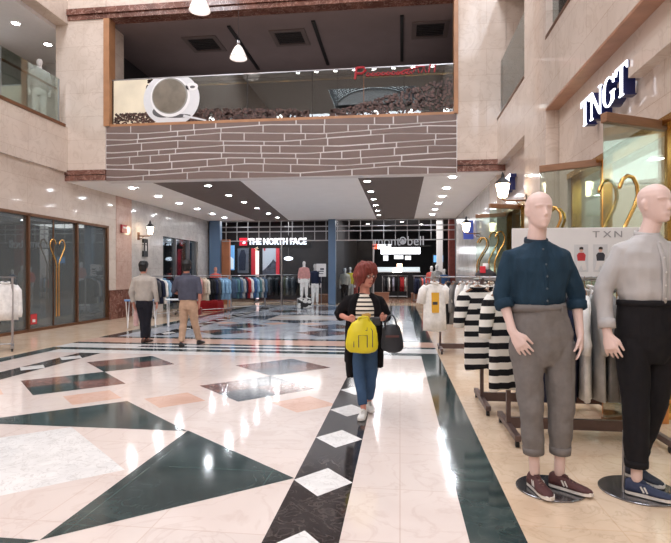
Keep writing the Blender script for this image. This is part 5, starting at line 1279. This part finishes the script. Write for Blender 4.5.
# two men walking away
def man(name_label, loc, J, sm, tm, shm, hair_m, sl, extra=None):
    t = thing('person', name_label, 'person', loc, TH)
    T, bd = figure(t, J, real_skin, .010)
    shirt(t, J, sm, sleeve=sl, inf=.006, hem=J['hem'], voxel=.012, wr=.009, srad=.060, srad2=.05)
    c = J['neck']; q = MB(); q.tube([(c[0] + .068 * math.cos(a), c[1] + .062 * math.sin(a), c[2] + .005) for a in [2 * PI * i / 18 for i in range(19)]], [(.024, .010)] * 19, n=8, side=(0, 0, 1)); q.build('collar', sm, t, smooth=True)
    trousers(t, J, tm, end=.96, voxel=.012, wr=.008, r0=.098, r1=.07, r2=.06)
    mb = MB(); H = lambda a, b_, e: T(a, b_, e)
    n = 16
    for j in range(n):
        an = -.70 * PI + 1.4 * PI * j / (n - 1); sx, fy = math.sin(an), -math.cos(an)
        low = .20 if abs(an) < 1.25 else .46
        if abs(an) > 1.7: low = .78
        mb.tube([H(.02 * sx, .02 * fy, 1.02), H(.20 * sx, .25 * fy, .97), H(.30 * sx, .40 * fy, .74), H(.29 * sx, .37 * fy, low)], [.024, .034, .032, .018], n=8, round_ends=True)
    mb.ball(H(0, -.03, .72), (.075, .085, .075))
    melt(mb, 'hair', hair_m, t, .010, 2, .006, wscale=(30, 30, 20))
    for lg in J['legs']:
        a = lg['a']; shoe(t, (a[0], a[1], a[2] - .09 + .003), lg['toe'], .27, shm, mat('sole_dark', (40, 34, 32), rough=.7, var=.05))
    return t, T
black_hair = mat('black_hair', (22, 20, 22), rough=.45, spec=.4, var=.2, vscale=30, bump=.3, bscale=70)
J1 = dict(front=1, yaw=.1, head=(-.01, .0, 1.42), hh=.225, neck=(-.01, .0, 1.385), hem=.86, scale=.95,
    torso=[(.86, .0, 0, .166, .124), (.93, .0, 0, .170, .127), (1.0, 0, 0, .166, .120), (1.15, 0, 0, .185, .122), (1.26, 0, 0, .20, .12), (1.32, 0, 0, .175, .095), (1.36, 0, 0, .11, .075), (1.38, 0, 0, .075, .066)],
    hips=[(.89, .0, 0, .150, .108), (.84, 0, 0, .168, .125), (.78, 0, 0, .168, .125), (.72, 0, 0, .155, .11)],
    arms=[dict(s=(-.185, 0, 1.285), e=(-.25, -.03, 1.03), w=(-.22, .02, .80), tip=(-.20, .06, .66), thumb=(.3, .9, 0), curl=.45, ns=1), dict(s=(.185, 0, 1.285), e=(.245, -.05, 1.03), w=(.265, -.02, .80), tip=(.255, .02, .66), thumb=(-.3, .9, 0), curl=.45, ns=-1)],
    legs=[dict(h=(-.075, 0, .78), k=(-.03, .03, .43), a=(-.01, .0, .09), toe=(.1, 1)), dict(h=(.08, 0, .78), k=(.06, .02, .43), a=(.035, .08, .09), toe=(.15, 1))])
p, T = man('man in a pale grey-beige shirt and black trousers walking away on the left', (-5.15, 9.99, 0), J1, mat('pale_shirt', (176, 168, 160), rough=.8, var=.08, vscale=14), cloth('black_trouser', (34, 34, 42)), mat('brown_leather', (90, 56, 44), rough=.4, var=.1), black_hair, 1.85)
t = thing('pink_pouch', 'pale pink pouch hanging from the left hand of the man in black trousers', 'pouch', (-5.35, 10.04, .36), TH)
MB().tube([(0, 0, 0), (0, 0, .1), (.0, 0, .24), (0, 0, .3)], [(.05, .03), (.055, .035), (.05, .03), (.025, .015)], n=12, side=(1, 0, 0), round_ends=True).build('body', cloth('pink_cloth', (206, 168, 166)), t, smooth=True)
J2 = dict(front=1, yaw=-.05, head=(-.03, .0, 1.425), hh=.23, neck=(-.03, .0, 1.39), hem=.76, scale=.95,
    torso=[(.74, -.0, 0, .190, .13), (.9, 0, 0, .188, .13), (1.05, -.005, 0, .19, .128), (1.2, -.01, 0, .205, .128), (1.29, -.02, 0, .20, .118), (1.34, -.025, 0, .165, .09), (1.37, -.03, 0, .10, .075), (1.39, -.03, 0, .075, .066)],
    hips=[(.95, .0, 0, .155, .115), (.86, 0, 0, .17, .125), (.78, 0, 0, .17, .125), (.72, 0, 0, .158, .11)],
    arms=[dict(s=(-.21, 0, 1.30), e=(-.29, .02, 1.06), w=(-.20, .16, 1.0), tip=(-.06, .24, 1.02), thumb=(.2, .2, .9), curl=.5, ns=1), dict(s=(.17, 0, 1.30), e=(.235, -.04, 1.04), w=(.20, .03, .82), tip=(.175, .10, .69), thumb=(-.3, .9, 0), curl=.6, ns=-1)],
    legs=[dict(h=(-.085, 0, .78), k=(-.10, .02, .44), a=(-.12, -.06, .09), toe=(-.1, 1)), dict(h=(.085, 0, .78), k=(.11, .06, .44), a=(.17, .16, .11), toe=(.25, 1))])
p, T = man('man in a dark blue-grey shirt and tan trousers walking away', (-4.05, 9.60, 0), J2, mat('slate_shirt', (74, 76, 92), rough=.8, var=.12, vscale=14), cloth('tan_trouser', (190, 158, 134)), mat('black_shoe', (34, 30, 32), rough=.4, var=.1), black_hair, 1.05)
t = thing('wallet', 'dark red wallet in the right hand of the man in tan trousers', 'wallet', (-3.87, 9.74, .66), TH)
MB().box(-.03, .03, -.05, .05, -.05, .09).build('cover', mat('wallet_red', (120, 44, 46), rough=.5, var=.08), t, bevel=.008)

# small dressed mannequins farther away
def small_mannequin(loc, label, topc, legc, sk, hm=1.75, rz=0.0, longtop=False, plinth=0.0, headless=False, cat='mannequin', name='mannequin', arms=True):
    t = thing(name, label, cat, loc, rz); s = hm / 1.8
    J = dict(front=-1, head=(0, 0, 1.56 * s), hh=.225 * s, neck=(0, 0, 1.52 * s), nose=.6,
        torso=[(.92 * s, 0, 0, .15, .11), (1.05 * s, 0, 0, .15, .11), (1.25 * s, 0, 0, .18, .12), (1.38 * s, 0, 0, .18, .105), (1.45 * s, 0, 0, .12, .08), (1.5 * s, 0, 0, .075, .065)],
        hips=[(1.0 * s, 0, 0, .15, .11), (.92 * s, 0, 0, .165, .12), (.82 * s, 0, 0, .165, .12), (.76 * s, 0, 0, .15, .11)],
        arms=[dict(s=(sd * .185 * s, 0, 1.41 * s), e=(sd * .245 * s, .02, 1.14 * s), w=(sd * .25 * s, -.05, .9 * s), tip=(sd * .24 * s, -.08, .75 * s), thumb=(-sd, -.6, 0), curl=.3, ns=sd) for sd in (-1, 1)],
        legs=[dict(h=(sd * .085, 0, .82 * s), k=(sd * .09, -.01, .46 * s), a=(sd * .10, .02, .085 * s), toe=(sd * .3, -1)) for sd in (-1, 1)])
    figure(t, J, sk, .016)
    shirt(t, J, topc, sleeve=1.8, inf=.012, hem=.92 * s, voxel=.018, wr=.008, name='jacket')
    trousers(t, J, legc, end=.95, voxel=.018, wr=.005)
    for sd in (-1, 1): shoe(t, (sd * .10, .02, .002), (sd * .3, -1), .26, white_p, sole_w)
    MB().lathe([(.2, -.003), (.2, .004), (.001, .005)], (0, 0, 0), n=24).build('base_plate', steel_m, t)
    return t
white_sk = mat('white_mannequin', (228, 226, 226), rough=.4, var=.02); dark_sk = mat('grey_mannequin', (196, 190, 188), rough=.4, var=.02)
t = thing('plinth', 'low display cube with a black and white patch pattern under the pink-topped mannequin', 'plinth', (-3.95, 21.25, 0), .3)
pm = bpy.data.materials.new('patch_pattern'); pm.use_nodes = True
nt = pm.node_tree; vo = nt.nodes.new('ShaderNodeTexVoronoi'); vo.inputs['Scale'].default_value = 9; tc = nt.nodes.new('ShaderNodeTexCoord'); nt.links.new(tc.outputs['Object'], vo.inputs['Vector'])
rp = nt.nodes.new('ShaderNodeValToRGB'); rp.color_ramp.interpolation = 'CONSTANT'; rp.color_ramp.elements[0].color = rgb(24, 24, 26); rp.color_ramp.elements[1].position = .5; rp.color_ramp.elements[1].color = rgb(236, 236, 234)
nt.links.new(vo.outputs['Color'], rp.inputs['Fac']); nt.links.new(rp.outputs['Color'], nt.nodes['Principled BSDF'].inputs['Base Color'])
MB().box(-.27, .27, -.27, .27, 0, .38).build('cube', pm, t, bevel=.02); MB().box(-.26, .26, -.26, .26, .38, .392).build('top', white_p, t)
small_mannequin((-3.95, 21.25, .396), 'white mannequin in a pink jacket and white trousers standing on the patterned cube', cm('pink'), cm('white'), white_sk, 1.55, TH)
small_mannequin((-3.78, 23.02, 0.004), 'dark-suited mannequin with white legs just behind the pink-jacketed one', cm('navy'), cm('white'), dark_sk, 1.86, TH)
small_mannequin((-2.42, 25.3, 0.004), 'mannequin in a bright yellow jacket just left of the red-haired woman', cm('yellow'), cm('lgrey'), white_sk, 1.75, TH)
small_mannequin((-2.58, 24.4, 0.004), 'mannequin in a cream top partly behind the blue post', cm('cream'), cm('black'), white_sk, 1.7, TH)
small_mannequin((1.50, 25.2, 0.004), 'mannequin in a coral jacket and grey trousers at the far right shop entrance', cm('coral'), cm('lgrey'), white_sk, 1.8, TH)
small_mannequin((1.72, 24.9, 0.004), 'mannequin in a light grey hooded jacket beside the coral-jacketed one', cm('lgrey'), cm('beige'), white_sk, 1.86, TH)
small_mannequin((2.05, 24.6, 0.004), 'mannequin in a denim blue jacket nearest the blue post on the right', cm('blue'), cm('dgrey'), white_sk, 1.65, TH)
small_mannequin((-8.0, 21.9, 0.0), 'person with bare-looking orange-red top standing behind the far left clothes racks', cm('coral'), cm('dgrey'), real_skin, 1.72, TH, cat='person', name='person')
small_mannequin((-9.32, 12.5, 5.304), 'white-grey mannequin in a light coat standing on the left upstairs gallery', cm('lgrey'), cm('white'), white_sk, 1.72, TH + .5)
